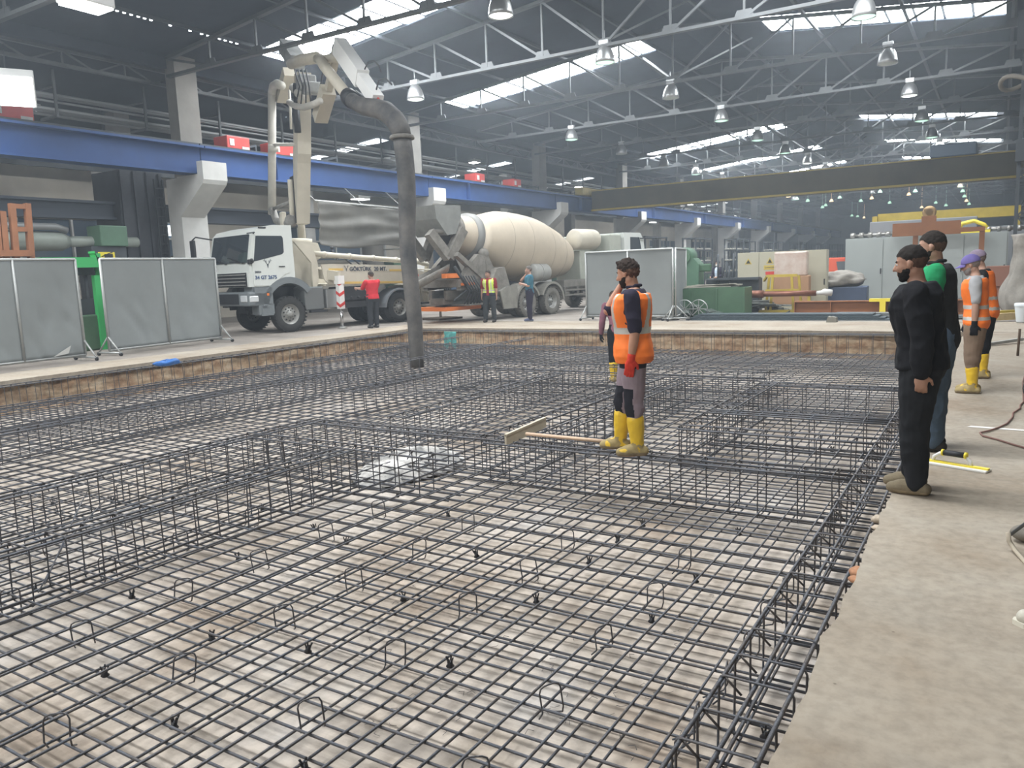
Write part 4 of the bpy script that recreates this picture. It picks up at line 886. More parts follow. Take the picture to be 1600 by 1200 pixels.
# ================================================================ people
def ellT(b, c, r, Rm, n=20, m=12):
    """ellipsoid with axes from the columns of Rm"""
    T0 = b.T; b.T = T0 @ Matrix.Translation(c) @ Rm.to_4x4(); b.ell((0, 0, 0), r, n, m); b.T = T0
def cap(b, p, q, r0, r1, n=14):
    p = Vector(p); q = Vector(q); d = (q - p); L = d.length
    if L < 1e-5: b.ell(p, (r0,) * 3, n, 8); return
    k = 5; b.tube([p.lerp(q, i / k) for i in range(k + 1)], [r0 + (r1 - r0) * i / k for i in range(k + 1)], n); b.ell(p, (r0 * .99,) * 3, n, 8); b.ell(q, (r1 * .99,) * 3, n, 8)
def muscle(b, p, q, rs, n=16):
    p = Vector(p); q = Vector(q); k = len(rs) - 1; b.tube([p.lerp(q, i / k) for i in range(k + 1)], rs, n); b.ell(p, (rs[0] * .99,) * 3, n, 8); b.ell(q, (rs[-1] * .99,) * 3, n, 8)
def remesh(b, vox, it=3, name='m', fac=.5):
    me = b.mesh(name); o = bpy.data.objects.new(name, me); COL.objects.link(o)
    r = o.modifiers.new('r', 'REMESH'); r.mode = 'VOXEL'; r.voxel_size = vox; r.use_smooth_shade = True
    if it: s = o.modifiers.new('s', 'SMOOTH'); s.iterations = it; s.factor = fac
    dg = bpy.context.evaluated_depsgraph_get(); dg.update(); m2 = bpy.data.meshes.new_from_object(o.evaluated_get(dg)); bpy.data.objects.remove(o); bpy.data.meshes.remove(me); m2.name = name; m2.materials.clear()
    return m2
def folds(me, amp, sc, seed=0.0, zs=1.0):
    vn = [v.normal.copy() for v in me.vertices]
    for v, n in zip(me.vertices, vn):
        p = Vector((v.co.x * sc, v.co.y * sc, v.co.z * sc * zs + seed)); t = 1 - abs(noise.noise(p)) * 2.2; t2 = noise.noise(p * 2.3)
        v.co += n * amp * (t * .7 + t2 * .5)
def paint(me, fn):
    for p in me.polygons: p.material_index = fn(p.center, p.normal)
RINGS = [(.79, -.005, .075, .115), (.84, -.005, .105, .155), (.90, -.005, .118, .172), (.97, 0, .112, .168), (1.05, .003, .102, .152), (1.14, .006, .104, .150), (1.24, .010, .115, .165), (1.33, .008, .120, .182), (1.40, .0, .112, .188), (1.445, -.008, .088, .165), (1.48, -.014, .066, .105), (1.51, -.014, .055, .065)]
SKIN = {}
def skin(n, c): return mat(n, c, .55, 0, .12, 8)
def human(label, pos, head_deg, hgt=1.75, lean=0.0, armL=((-.05, .12, -1), (.12, .02, -1)), armR=((-.05, -.12, -1), (.12, -.02, -1)), legL=((.05, .03, -1), (-.03, 0, -1)), legR=((.05, -.03, -1), (-.03, 0, -1)),
          footL=0, footR=0, head=(0, 0, 0), vox=.010, skinc=(.52, .29, .20), hairc=(.03, .02, .015), hair='short', beard=None, cap_=None, top=None, sleeve=1.0, bottom=None, shoe=None, vest=None, glove=None, curl=.6, palmL=None, palmR=None, wide=1.0, extra=None, hair_amp=.004, jacket_long=0, mask=None, trouser_len=1.0, hip_off=0.0):
    s = hgt / 1.76
    def V(p): return Vector(p) * s
    hipz = .93; ln = math.radians(lean)
    def bend(p):     # torso bending about the hips
        z = p.z / s - .95
        if z <= 0: return p
        k = min(1, z / .35); a = ln * k; x, zz = p.x, p.z - .95 * s
        return Vector((x * math.cos(a) + zz * math.sin(a), p.y, .95 * s + zz * math.cos(a) - x * math.sin(a)))
    shL, shR = bend(V((-.01, .195 * wide, 1.425))), bend(V((-.01, -.195 * wide, 1.425)))
    def chain(p, d1, d2, l1, l2):
        if d1 == 'ik':      # reach a target, given as a function of the head frame or a point
            tg, hint = d2; T = tg(HP) if callable(tg) else Vector(tg) * s; a, c = l1 * s, l2 * s; v = T - p; L = min(v.length, (a + c) * .995); v.normalize()
            k = (a * a - c * c + L * L) / (2 * L); hh = math.sqrt(max(0, a * a - k * k)); hn = Vector(hint); hn = (hn - v * hn.dot(v)).normalized()
            return p + v * k + hn * hh, p + v * L
        m = p + Vector(d1).normalized() * l1 * s; return m, m + Vector(d2).normalized() * l2 * s
    # head frame
    nk = bend(V((-.012, 0, 1.49))); hy, hp_, hr = [math.radians(a) for a in head]
    Rh = Matrix.Rotation(hy, 3, 'Z') @ Matrix.Rotation(hp_ + ln * .4, 3, 'Y') @ Matrix.Rotation(hr, 3, 'X')
    hc = nk + Vector((.012 * s, 0, 0)) + Rh @ V((.018, 0, .135))
    def HP(p): return hc + Rh @ V(p)
    elL, wrL = chain(shL, *armL, .295, .25); elR, wrR = chain(shR, *armR, .295, .25)
    hpL, hpR = V((0, .095, .92)), V((0, -.095, .92))
    knL, anL = chain(hpL, *legL, .43, .41); knR, anR = chain(hpR, *legR, .43, .41)
    lift = .085 * s - min(anL.z, anR.z); LZ = Vector((0, 0, lift))
    def tor(b, z0, z1, inf=0.0, infw=None, n=28):
        rs = [r for r in RINGS if z0 <= r[0] <= z1]; vs = []
        for (z, cx, dx, dy) in rs:
            for k in range(n):
                a = 2 * PI * k / n; ca, sa = math.cos(a), math.sin(a); e = .82
                vs.append(bend(V((cx + (dx + inf) * abs(ca) ** e * (1 if ca > 0 else -1) * wide, (dy * wide + (infw(z) if callable(infw) else infw if infw is not None else inf)) * abs(sa) ** e * (1 if sa > 0 else -1), z))))
        m = len(rs); fs = [(i * n + k, i * n + (k + 1) % n, (i + 1) * n + (k + 1) % n, (i + 1) * n + k) for i in range(m - 1) for k in range(n)] + [tuple(range(n))[::-1], tuple((m - 1) * n + k for k in range(n))]
        b.add(vs, fs)
    def arm(b, sh, el, wr, inf=0.0, frac=2.0):
        rs = [.052, .053, .050, .046, .043]; rf = [.043, .044, .041, .034, .028]
        a = lambda R_: [(r + inf) * s * (.9 + .1 * wide) for r in R_]
        if frac >= 1: muscle(b, sh, el, a(rs))
        else: muscle(b, sh, sh.lerp(el, frac), [x + inf * .2 for x in a(rs)])
        if frac > 1: muscle(b, el, el.lerp(wr, frac - 1), a(rf))
    def leg(b, hp, kn, an, inf=0.0, frac=2.0, start=0.0):
        rt = [.092, .090, .082, .070, .060]; rc = [.058, .060, .056, .044, .038]
        a = lambda R_, i=inf: [(r + i) * s for r in R_]
        muscle(b, hp, kn, a(rt))
        if frac > 1: muscle(b, kn, kn.lerp(an, frac - 1), a(rc))
    def foot(b, an, yaw, inf=0.0, r=.036):
        d = Vector((math.cos(math.radians(yaw)), math.sin(math.radians(yaw)), 0)); z = an.z - .085 * s
        heel = Vector((an.x, an.y, z + (.035 + inf) * s)) - d * .055 * s; toe = Vector((an.x, an.y, z + (.030 + inf * .6) * s)) + d * .155 * s; ball = Vector((an.x, an.y, z + (.036 + inf) * s)) + d * .09 * s
        cap(b, heel, ball, (.036 + inf) * s, (.046 + inf) * s); cap(b, ball, toe, (.045 + inf) * s, (.034 + inf * .6) * s); cap(b, an, heel + d * .03 * s, (.042 + inf) * s, (.04 + inf) * s); cap(b, an, ball, (.040 + inf) * s, (.034 + inf) * s)
        return z
    def hand(b, wr, d, pn, side, inf=0.0, cu=curl):
        d = d.normalized(); pn = pn - d * pn.dot(d); pn.normalize(); sd = d.cross(pn) * side
        Rm = Matrix((d, sd, pn)).transposed(); c = wr + d * .055 * s
        ellT(b, c, ((.062 + inf) * s, (.044 + inf) * s, (.019 + inf) * s), Rm)
        for k, (off, L) in enumerate(((-.032, .068), (-.011, .080), (.011, .076), (.031, .062))):
            p = wr + (d * .092 + sd * off * 1.0) * s; dd = (d + sd * off * 2).normalized(); ang = 0
            for j, f in enumerate((.44, .31, .25)):
                ang += cu * (.55 if j == 0 else .75) * (1 + .1 * k); q = p + (dd * math.cos(ang) + pn * math.sin(ang)) * L * f * s; cap(b, p, q, (.0100 - .0008 * j + inf) * s, (.0095 - .0009 * j + inf) * s, 8); p = q
        p = wr + (d * .025 - sd * .030) * s; q = p + (d * .6 - sd * .75 + pn * .35).normalized() * .042 * s; cap(b, p, q, (.015 + inf) * s, (.0125 + inf) * s, 8); cap(b, q, q + (d * .85 - sd * .25 + pn * .45).normalized() * .036 * s, (.012 + inf) * s, (.0100 + inf) * s, 8)
    def headm(b):
        cap(b, nk - V((.0, 0, .03)), HP((-.02, 0, -.045)), .060 * s * (.8 + .2 * wide), .056 * s)
        for c, r in (((-.012, 0, .030), (.098, .076, .092)), ((.022, 0, -.012), (.074, .066, .080)), ((.030, 0, -.060), (.058, .050, .050)), ((.058, 0, -.088), (.026, .028, .020)), ((.066, 0, .028), (.022, .050, .016)), ((.072, .032, -.022), (.016, .020, .016)), ((.072, -.032, -.022), (.016, .020, .016)), ((-.012, .050, -.055), (.040, .016, .034)), ((-.012, -.050, -.055), (.040, .016, .034))):
            ellT(b, HP(c), tuple(x * s for x in r), Rh)
        cap(b, HP((.088, 0, .012)), HP((.110, 0, -.026)), .0085 * s, .0125 * s, 10); cap(b, HP((.095, .010, -.030)), HP((.095, -.010, -.030)), .009 * s, .009 * s, 8)
        cap(b, HP((.086, .018, -.058)), HP((.086, -.018, -.058)), .0075 * s, .0075 * s, 8); cap(b, HP((.083, .015, -.068)), HP((.083, -.015, -.068)), .008 * s, .008 * s, 8)
        for y in (-1, 1):
            ellT(b, HP((-.008, y * .080, -.006)), (.017 * s, .007 * s, .030 * s), Rh @ Matrix.Rotation(y * .25, 3, 'Z')); cap(b, HP((-.012, y * .076, .016)), HP((-.022, y * .082, .004)), .006 * s, .006 * s, 8)
    root = thing('person', label, 'person', pos, math.radians(head_deg))
    b = MB(); b.T = Matrix.Translation(LZ)
    headm(b); tor(b, .79, 1.51, -.012)
    arm(b, shL, elL, wrL); arm(b, shR, elR, wrR); dL = (wrL - elL).normalized(); dR = (wrR - elR).normalized()
    pnL = Vector(palmL) if palmL else Vector((.1, -1, 0)); pnR = Vector(palmR) if palmR else Vector((.1, 1, 0))
    if not glove or glove[1] == 'R': hand(b, wrL, dL, pnL, -1)
    if not glove or glove[1] == 'L': hand(b, wrR, dR, pnR, 1)
    leg(b, hpL, knL, anL, -.012); leg(b, hpR, knR, anR, -.012); foot(b, anL, footL, -.010); foot(b, anR, footR, -.010)
    me = remesh(b, vox, 2, 'body'); link('body', me, skin('skin %.2f %.2f' % skinc[:2], skinc), root)
    for y in (-1, 1):
        b = MB(); b.T = Matrix.Translation(LZ); ellT(b, HP((.0735, y * .031, .006)), (.0125 * s, .0135 * s, .0095 * s), Rh, 12, 8); ey = b.build('eye', mat('eye white', (.55, .52, .5), .3), root)
        b = MB(); b.T = Matrix.Translation(LZ); ellT(b, HP((.0840, y * .031, .006)), (.004 * s, .006 * s, .006 * s), Rh, 10, 6); b.build('iris', mat('iris dark', (.03, .018, .012), .3), ey)
        b = MB(); b.T = Matrix.Translation(LZ); cap(b, HP((.086, y * .016, .028)), HP((.074, y * .052, .030)), .0055 * s, .004 * s, 8); b.build('eyebrow', mat('hair %.3f' % hairc[0], hairc, .8), root)
    hm = mat('hair %.3f' % hairc[0], hairc, .8, 0, .3, 60, bump=.8, bs=220)
    def headshell(name, c, r, keep, m, th=0, amp=0.0, vx=None, extra_=None, fade=None):
        b = MB(); b.T = Matrix.Translation(LZ); ellT(b, HP(c), tuple(x * s for x in r), Rh, 40, 28)
        if extra_:
            for (c2, r2) in extra_: ellT(b, HP(c2), tuple(x * s for x in r2), Rh, 28, 20)
            me = remesh(b, vx or .006, 2, name)
        else: me = b.mesh(name)
        bm = bmesh.new(); bm.from_mesh(me)
        inv = (Rh.transposed()); dead = []
        for f in bm.faces:
            lc = inv @ (f.calc_center_median() - LZ - hc) / s
            if not keep(lc): dead.append(f)
        bmesh.ops.delete(bm, geom=dead, context='FACES'); bm.to_mesh(me); bm.free()
        if amp:
            me.update()
            for v in me.vertices: v.co += v.normal * amp * s * (noise.noise(v.co * 38) + .5 * noise.noise(v.co * 95))
        if fade:
            for p in me.polygons:
                lc = inv @ (p.center - LZ - hc) / s
                if lc.z < .030 + .012 * noise.noise(lc * 60) and not (lc.x > .06): p.material_index = 1
        for p in me.polygons: p.use_smooth = True
        return link(name, me, [m, fade] if fade else m, root)
    stub = mat('stubble %.2f %.2f' % (hairc[0], skinc[0]), tuple(h_ * .62 + k_ * .38 * .6 for h_, k_ in zip(hairc, skinc)), .85, 0, .3, 80)
    if hair == 'short' or hair == 'quiff' or hair == 'buzz':
        g = {'buzz': .0025, 'short': .006, 'quiff': .007}[hair]
        def kp(p):
            if p.x > .045: return p.z > .062 - .1 * (p.x - .05) * 0
            if p.x > .005: return p.z > .022 + (p.x - .005) * .9
            if p.x > -.03: return p.z > -.010 or (p.z > -.03 and p.x < -.02)
            return p.z > -.050
        ex = [((-.014, 0, .036), (.098 + g, .076 + g, .094 + g))]
        if hair == 'quiff': ex += [((.040, 0, .100), (.048, .050, .028)), ((.056, .010, .112), (.028, .034, .020)), ((.030, -.02, .118), (.03, .025, .018)), ((-.01, 0, .108), (.07, .058, .028))]; hair_amp = .012
        headshell('hair', (-.014, 0, .034), (.098 + g, .0765 + g, .094 + g), kp, hm, amp=hair_amp, extra_=ex, fade=stub)
    if hair == 'bald':
        headshell('hair', (-.014, 0, .030), (.104, .082, .095), lambda p: p.x < .02 and -.04 < p.z < .055 - (.03 if p.x > -.03 else 0) + .02, hm, amp=.002)
    if beard:
        ext = {'full': .006, 'long': .016, 'stub': .001}[beard]
        def kb(p): return (p.z < -.030 and p.x > -.015 and not (p.z > -.044 and p.x > .055)) or (-.012 < p.x < .020 and p.z < .005)
        headshell('beard', (.026, 0, -.062), (.062 + ext * .7, .056 + ext * .5, .050 + ext), kb, mat('beard %.3f' % (hairc[0] if beard != 'grey' else .3), hairc, .85, 0, .3, 60, bump=.8, bs=200), amp=.004, extra_=[((.056, 0, -.090), (.030 + ext * .3, .034, .024 + ext)), ((.014, 0, -.045), (.060, .0675 + ext * .3, .060))])
    if mask:
        headshell('face_mask', (.030, 0, -.045), (.082, .066, .060), lambda p: p.x > .03 and -.11 < p.z < -.005, mat('mask white', (.75, .76, .75), .8))
    if cap_:
        cm_ = mat('cap cloth %.2f' % cap_[0], cap_, .85, 0, .2, 10); c_ = headshell('cap', (-.012, 0, .040), (.112, .092, .098), lambda p: p.z > .034, cm_)
        b = MB(); b.T = Matrix.Translation(LZ)
        def brim(u, v): a = -1.15 + 2.3 * u; r = .095 + .085 * v * math.cos(a * .8); return HP((-.012 + r * math.cos(a) + .01, .078 * math.sin(a) * (1 + .1 * v), .040 - .028 * v - .02 * abs(math.sin(a)) ** 2))
        b.grid(brim, 14, 6); br = b.build('brim', cm_, c_); sl = br.modifiers.new('t', 'SOLIDIFY'); sl.thickness = .004
    # clothing
    if bottom:
        b = MB(); b.T = Matrix.Translation(LZ); inf = bottom.get('inf', .022)
        tor(b, .79, 1.05, .014); leg(b, hpL, knL, anL, inf, 1 + trouser_len * .98); leg(b, hpR, knR, anR, inf, 1 + trouser_len * .98)
        me = remesh(b, max(vox, .007), 3, 'trousers'); folds(me, bottom.get('amp', .006) * s, 9, 3, .8)
        o = link('trousers', me, bottom['m'], root)
        if 'paint' in bottom: paint(me, lambda c, n: bottom['paint'](Vector((c.x, c.y, c.z - lift)) / s, n, dict(kL=knL / s, kR=knR / s, hL=hpL / s, hR=hpR / s)))
    if top:
        b = MB(); b.T = Matrix.Translation(LZ); inf = top.get('inf', .014)
        tor(b, top.get('z0', .90), 1.49, inf, inf * .8); arm(b, shL, elL, wrL, inf * .9, sleeve); arm(b, shR, elR, wrR, inf * .9, sleeve)
        for sh, sg in ((shL, 1), (shR, -1)): b.ell(sh + Vector((0, -sg * .045 * s, -.012 * s)), ((.052 + inf) * s, .07 * s, (.050 + inf) * s), 16, 10)
        me = remesh(b, max(vox, .007), 3, 'top'); folds(me, top.get('amp', .008) * s, 8, 11, .9); o = link(top.get('name', 'shirt'), me, top['m'], root)
        if 'paint' in top: paint(me, lambda c, n: top['paint'](Vector((c.x, c.y, c.z - lift)) / s, n))
        if top.get('collar'):
            b = MB(); b.T = Matrix.Translation(LZ); b.tube([nk + Vector((.062 * math.cos(a), .064 * math.sin(a), .012 + .014 * (math.cos(a) < 0))) * s for a in [2 * PI * i / 20 for i in range(21)]], .014 * s, 8); b.build('collar', top['collar'], o)
        if top.get('hood'):
            b = MB(); b.T = Matrix.Translation(LZ); ellT(b, nk + V((-.070, 0, -.03)), (.045 * s, .10 * s, .040 * s), Matrix.Identity(3)); me = remesh(b, .012, 2, 'hood'); folds(me, .01, 10); link('hood', me, top['m'][0] if isinstance(top['m'], list) else top['m'], o)
    if vest:
        b = MB(); b.T = Matrix.Translation(LZ); tor(b, vest.get('z0', .84), 1.455, vest.get('inf', .034), lambda z: .012 + .045 * max(0, min(1, (1.12 - z) / .2))); 
        for sg, sh in ((1, shL), (-1, shR)): b.ell(sh + Vector((0, -sg * .070 * s, .016 * s)), (.072 * s, .052 * s, .038 * s), 16, 10)
        me = remesh(b, max(vox, .008), 3, 'vest'); folds(me, .006 * s, 7, 5); link('safety_vest', me, vest['m'], root); paint(me, lambda c, n: vest['paint'](Vector((c.x, c.y, c.z - lift)) / s, n))
    if shoe:
        for nm, an, yw, kn in (('L', anL, footL, knL), ('R', anR, footR, knR)):
            b = MB(); b.T = Matrix.Translation(LZ); z = foot(b, an, yw, shoe.get('inf', .010))
            if shoe.get('boot'): muscle(b, an, an.lerp(kn, shoe['boot']), [.056 * s, .062 * s, .072 * s, .078 * s])
            else: cap(b, an, an + V((0, 0, .03)), .052 * s, .052 * s)
            me = remesh(b, .007, 2, 'shoe'); bm = bmesh.new(); bm.from_mesh(me)
            for v in bm.verts:
                if v.co.z - lift < z + .004: v.co.z = lift + z + .004
            bm.to_mesh(me); bm.free()
            if shoe.get('boot'): folds(me, .004, 12)
            o = link(shoe.get('name', 'shoe'), me, shoe['m'], root)
            zz = z + lift; paint(me, lambda c, n: 1 if c.z < zz + shoe.get('soleh', .03) else (2 if len(shoe['m']) > 2 and c.z < zz + .11 + .04 * noise.noise(c * 20) and noise.noise(c * 14) > -.25 else 0))
    if glove:
        b = MB(); b.T = Matrix.Translation(LZ)
        if 'L' in glove[1]: hand(b, wrL, dL, pnL, -1, .003); cap(b, wrL - dL * .035 * s, wrL + dL * .01 * s, .036 * s, .034 * s)
        me = remesh(b, min(vox, .006), 1, 'glove') if 'L' in glove[1] else None
        if me: link('glove', me, glove[0], root)
        if 'R' in glove[1]:
            b = MB(); b.T = Matrix.Translation(LZ); hand(b, wrR, dR, pnR, 1, .003); cap(b, wrR - dR * .035 * s, wrR + dR * .01 * s, .036 * s, .034 * s); link('glove', remesh(b, min(vox, .006), 1, 'glove'), glove[0], root)
    root['_lift'] = lift
    del root['_lift']
    return dict(root=root, LZ=LZ, HP=HP, wrL=wrL, wrR=wrR, elL=elL, elR=elR, s=s, shL=shL, shR=shR)

orange = mat('hi-vis orange', (.95, .20, .02), .7, 0, .12, 6); refl = mat('reflective tape', (.50, .48, .44), .35, .2); yelv = mat('hi-vis yellow', (.62, .82, .10), .7, 0, .1, 6)
navy = mat('dark navy cloth', (.030, .026, .045), .85, 0, .2, 10); mauve = mat('mauve work trousers', (.30, .235, .265), .85, 0, .15, 6); padm = mat('black knee pad', (.018, .018, .024), .8)
bootY = mat('yellow rubber boot', (.80, .52, .03), .4, 0, .15, 8); sole = mat('muddy sole', (.28, .22, .14), .9, 0, .3, 20); mud = mat('mud on boot', (.42, .33, .16), .85, 0, .3, 14)
blackc = mat('black cloth', (.014, .014, .017), .85, 0, .35, 7); green = mat('green fleece', (.025, .30, .12), .9, 0, .2, 8); darkb = mat('dark work vest', (.026, .026, .026), .85, 0, .3, 6); jeans = mat('blue grey jeans', (.085, .12, .17), .85, 0, .3, 5)
tan = mat('brown trousers', (.22, .155, .11), .85, 0, .2, 6); greyt = mat('grey t-shirt', (.42, .42, .43), .85, 0, .1, 6); shoeb = mat('dusty boot leather', (.22, .18, .12), .9, 0, .35, 14); shoed = mat('dark boot leather', (.05, .045, .04), .8, 0, .3, 14)
redg = mat('red knitted glove', (.72, .06, .035), .9, 0, .15, 30, bump=.5, bs=150)
# 1 worker in orange vest on the rebar, hand at his face
def vp(c, n):
    z = c.z
    if 1.10 < z < 1.155: return 1
    if z > 1.155 and abs(abs(c.y) - .115) < .026 and c.x > -.2: return 1
    return 0
def tp(c, n, k):
    for kn, sg in ((k['kL'], 1), (k['kR'], -1)):
        if abs(c.z - kn.z + .01) < .12 and n.x > .02: return 1
    if .795 < c.z < .865 and abs(c.y) > .085 and c.x > -.12: return 1
    if c.z > .955 and .02 < abs(c.y): return 0
    return 0
# feet: stands on the cross cage, left foot ahead
h = human('man in orange vest and yellow boots on the rebar, hand on face', gz(992, 708, ZT + .02) , 198, 1.745, lean=0, wide=1.08,
      armL=((-.10, .10, -1), (.16, -.02, -1)), armR=('ik', (lambda H: H((.118, -.050, -.085)), (.45, -.1, -1))), legL=((-.02, .02, -1), (-.06, .0, -1)), legR=((.24, -.02, -1), (.10, 0, -1)), footL=8, footR=-2, head=(-22, 12, 0), vox=.0065,
      skinc=(.50, .26, .17), hairc=(.028, .018, .014), hair='quiff', beard='full', top=dict(m=navy, collar=navy), sleeve=.92, bottom=dict(m=[mauve, padm], paint=tp, inf=.024, amp=.010), trouser_len=.46, shoe=dict(m=[bootY, sole, mud], boot=.60, name='boot', soleh=.035), vest=dict(m=[orange, refl], paint=vp, inf=.046),
      glove=(redg, 'L'), palmR=(-1, .2, .3), curl=.35)
# 2 maroon shirt behind him
human('man in a mauve sweater bending forward on the rebar, seen from behind', gz(968, 596, -.44), 128, 1.72, lean=24, armL=((.05, .22, -1), (.25, .05, -1)), armR=((.35, -.1, -1), (.6, .1, -1)), head=(0, 40, 0), legL=((.0, .04, -1), (-.02, .0, -1)), legR=((.25, -.04, -1), (-.2, 0, -1)),
      skinc=(.46, .27, .19), top=dict(m=mat('mauve sweater', (.235, .105, .135), .9, 0, .15, 6)), sleeve=1.9, bottom=dict(m=blackc), trouser_len=.5, shoe=dict(m=[bootY, sole, mud], boot=.6, name='boot'), glove=(blackc, 'LR'))
# 3 black clad man at the edge
h3 = human('bearded man all in black standing on the right slab edge', gz(1422, 768, 0) + Vector((.04, .03, 0)), 180, 1.68, lean=6, armL=((-.18, .12, -1), (-.02, .0, -1)), armR=((-.15, -.10, -1), (.05, .1, -1)), head=(-6, 6, 0), vox=.0075, wide=1.14,
      skinc=(.37, .20, .135), hairc=(.018, .014, .012), hair='buzz', beard='full', top=dict(m=blackc, inf=.030, hood=True, amp=.014, z0=.90), sleeve=1.92, bottom=dict(m=mat('charcoal work trousers', (.020, .021, .024), .85, 0, .4, 5), inf=.034, amp=.010), shoe=dict(m=[shoeb, sole], name='boot', inf=.012), legL=((.06, .02, -1), (-.06, .0, -1)), legR=((.08, -.04, -1), (.02, 0, -1)), footL=-6, footR=6, curl=.75)
# 4 green jacket
def gp(c, n): return 1 if (c.x < .03 and abs(c.y) < .215 and c.z > .8) else 0
human('tall bearded man in a green jacket behind the man in black', gz(1459, 701, 0), 181, 1.80, lean=5, armL=((.06, .12, -1), (.30, -.1, -1)), armR=((.02, -.10, -1), (.2, .1, -1)), head=(-4, 2, 0), vox=.0075, wide=1.05,
      skinc=(.42, .24, .17), hairc=(.022, .017, .014), hair='buzz', beard='full', top=dict(m=[green, darkb], paint=gp, inf=.026, amp=.010, z0=.79, collar=darkb, name='jacket'), sleeve=1.92, bottom=dict(m=jeans, inf=.036, amp=.012), shoe=dict(m=[shoed, shoed], name='boot'), legL=((.05, .02, -1), (-.05, .0, -1)), legR=((.02, -.04, -1), (.02, 0, -1)))
# 5, 6 orange vests with caps
def vp2(c, n): return 1 if (.93 < c.z < .975 or 1.07 < c.z < 1.115) else 0
human('man with purple cap, orange vest, grey sleeve and yellow boots', gz(1520, 613, 0), 180, 1.60, lean=4, armL=((-.05, .1, -1), (.02, .02, -1)), armR=((.0, -.1, -1), (.3, .1, -1)), head=(-4, 14, 0), vox=.009, skinc=(.42, .25, .18), hairc=(.30, .29, .28), hair='short', beard='full', cap_=(.17, .14, .36),
      top=dict(m=greyt), sleeve=.85, bottom=dict(m=tan, inf=.036), trouser_len=.42, shoe=dict(m=[bootY, sole, mud], boot=.6, name='boot'), vest=dict(m=[orange, refl], paint=vp2, z0=.79), glove=(blackc, 'LR'))
human('man with faded cap and orange vest hidden behind the man with the purple cap', gz(1536, 590, 0), 180, 1.66, lean=9, head=(0, 12, 0), vox=.011, skinc=(.42, .25, .18), hairc=(.25, .24, .23), cap_=(.30, .24, .32), top=dict(m=darkb), sleeve=1.9, bottom=dict(m=blackc, inf=.034), trouser_len=.45, shoe=dict(m=[bootY, sole, mud], boot=.6, name='boot'), vest=dict(m=[orange, refl], paint=vp2, z0=.79))
# 7 teal shirt
human('man in teal polo, hand on his chin, at the far pit edge', gz(829, 502.5, 0), 215, 1.74, armR=('ik', (lambda H: H((.075, -.03, -.15)), (.6, -.5, -.8))), armL=((.2, .05, -1), (.75, -.6, .25)), head=(4, -2, 0), vox=.010, skinc=(.45, .26, .19), hairc=(.12, .11, .10), hair='short', top=dict(m=mat('teal polo', (.05, .16, .22), .85, 0, .1, 6)), sleeve=.8, bottom=dict(m=navy), shoe=dict(m=[mat('blue trainers', (.03, .04, .09), .7), mat('white sole', (.6, .6, .6), .7)], name='shoe'), wide=1.06)
# 8 yellow vest
def vp3(c, n):
    if abs(c.y) < .05 and c.x > 0: return 2
    if c.z < 1.0 and c.x > 0: return 3
    return 1 if abs(abs(c.y) - .12) < .018 or (1.05 < c.z < 1.09) else 0
human('man in a yellow hi-vis vest over a dark red shirt by the mixer rear', gz(766, 503.5, 0), 285, 1.66, armL=((-.02, .14, -1), (.05, .04, -1)), armR=((-.02, -.14, -1), (.05, -.04, -1)), head=(-30, 4, 0), vox=.010, skinc=(.42, .24, .17), hairc=(.05, .04, .035), hair='short', wide=1.08, top=dict(m=mat('dark red shirt', (.22, .02, .03), .85)), sleeve=.85, bottom=dict(m=mat('dark grey trousers', (.045, .05, .055), .85, 0, .2, 6), inf=.03), shoe=dict(m=[shoed, shoed]), vest=dict(m=[yelv, refl, mat('dark red shirt', (0, 0, 0)), navy], paint=vp3, z0=.9, inf=.024), legL=((.0, .10, -1), (.0, .05, -1)), legR=((.0, -.10, -1), (.0, -.05, -1)))
# 9 red polo at the controls
human('man in a red polo working the controls at the pump truck side', gz(585, 512, 0), 165, 1.76, armL=((.75, .10, -.75), (.95, .1, .08)), armR=((.6, -.1, -.8), (.9, .3, .0)), head=(10, 4, 0), vox=.010, skinc=(.45, .27, .2), hairc=(.05, .04, .035), hair='short', wide=1.12, top=dict(m=mat('red polo', (.62, .035, .05), .85, 0, .1, 6), inf=.02), sleeve=.85, bottom=dict(m=mat('charcoal trousers', (.04, .043, .05), .85, 0, .2, 6), inf=.03), shoe=dict(m=[mat('grey boots', (.10, .10, .10), .8), shoed], name='boot'))
# 10 masked man far behind the green bin
human('person with white face mask and navy jacket far behind the green bin', gz(1122, 474, 0), 250, 1.72, armL=((.2, .2, -1), (.8, -.3, -.2)), armR=((.2, -.2, -1), (.8, .3, -.2)), head=(0, 10, 0), vox=.012, skinc=(.45, .3, .22), hairc=(.04, .03, .03), mask=True, top=dict(m=[navy, mat('light blue shirt', (.5, .6, .72), .8)], paint=lambda c, n: 1 if abs(c.y) < .07 and c.x > 0 else 0), sleeve=1.9, bottom=dict(m=navy), shoe=dict(m=[shoed, shoed]))
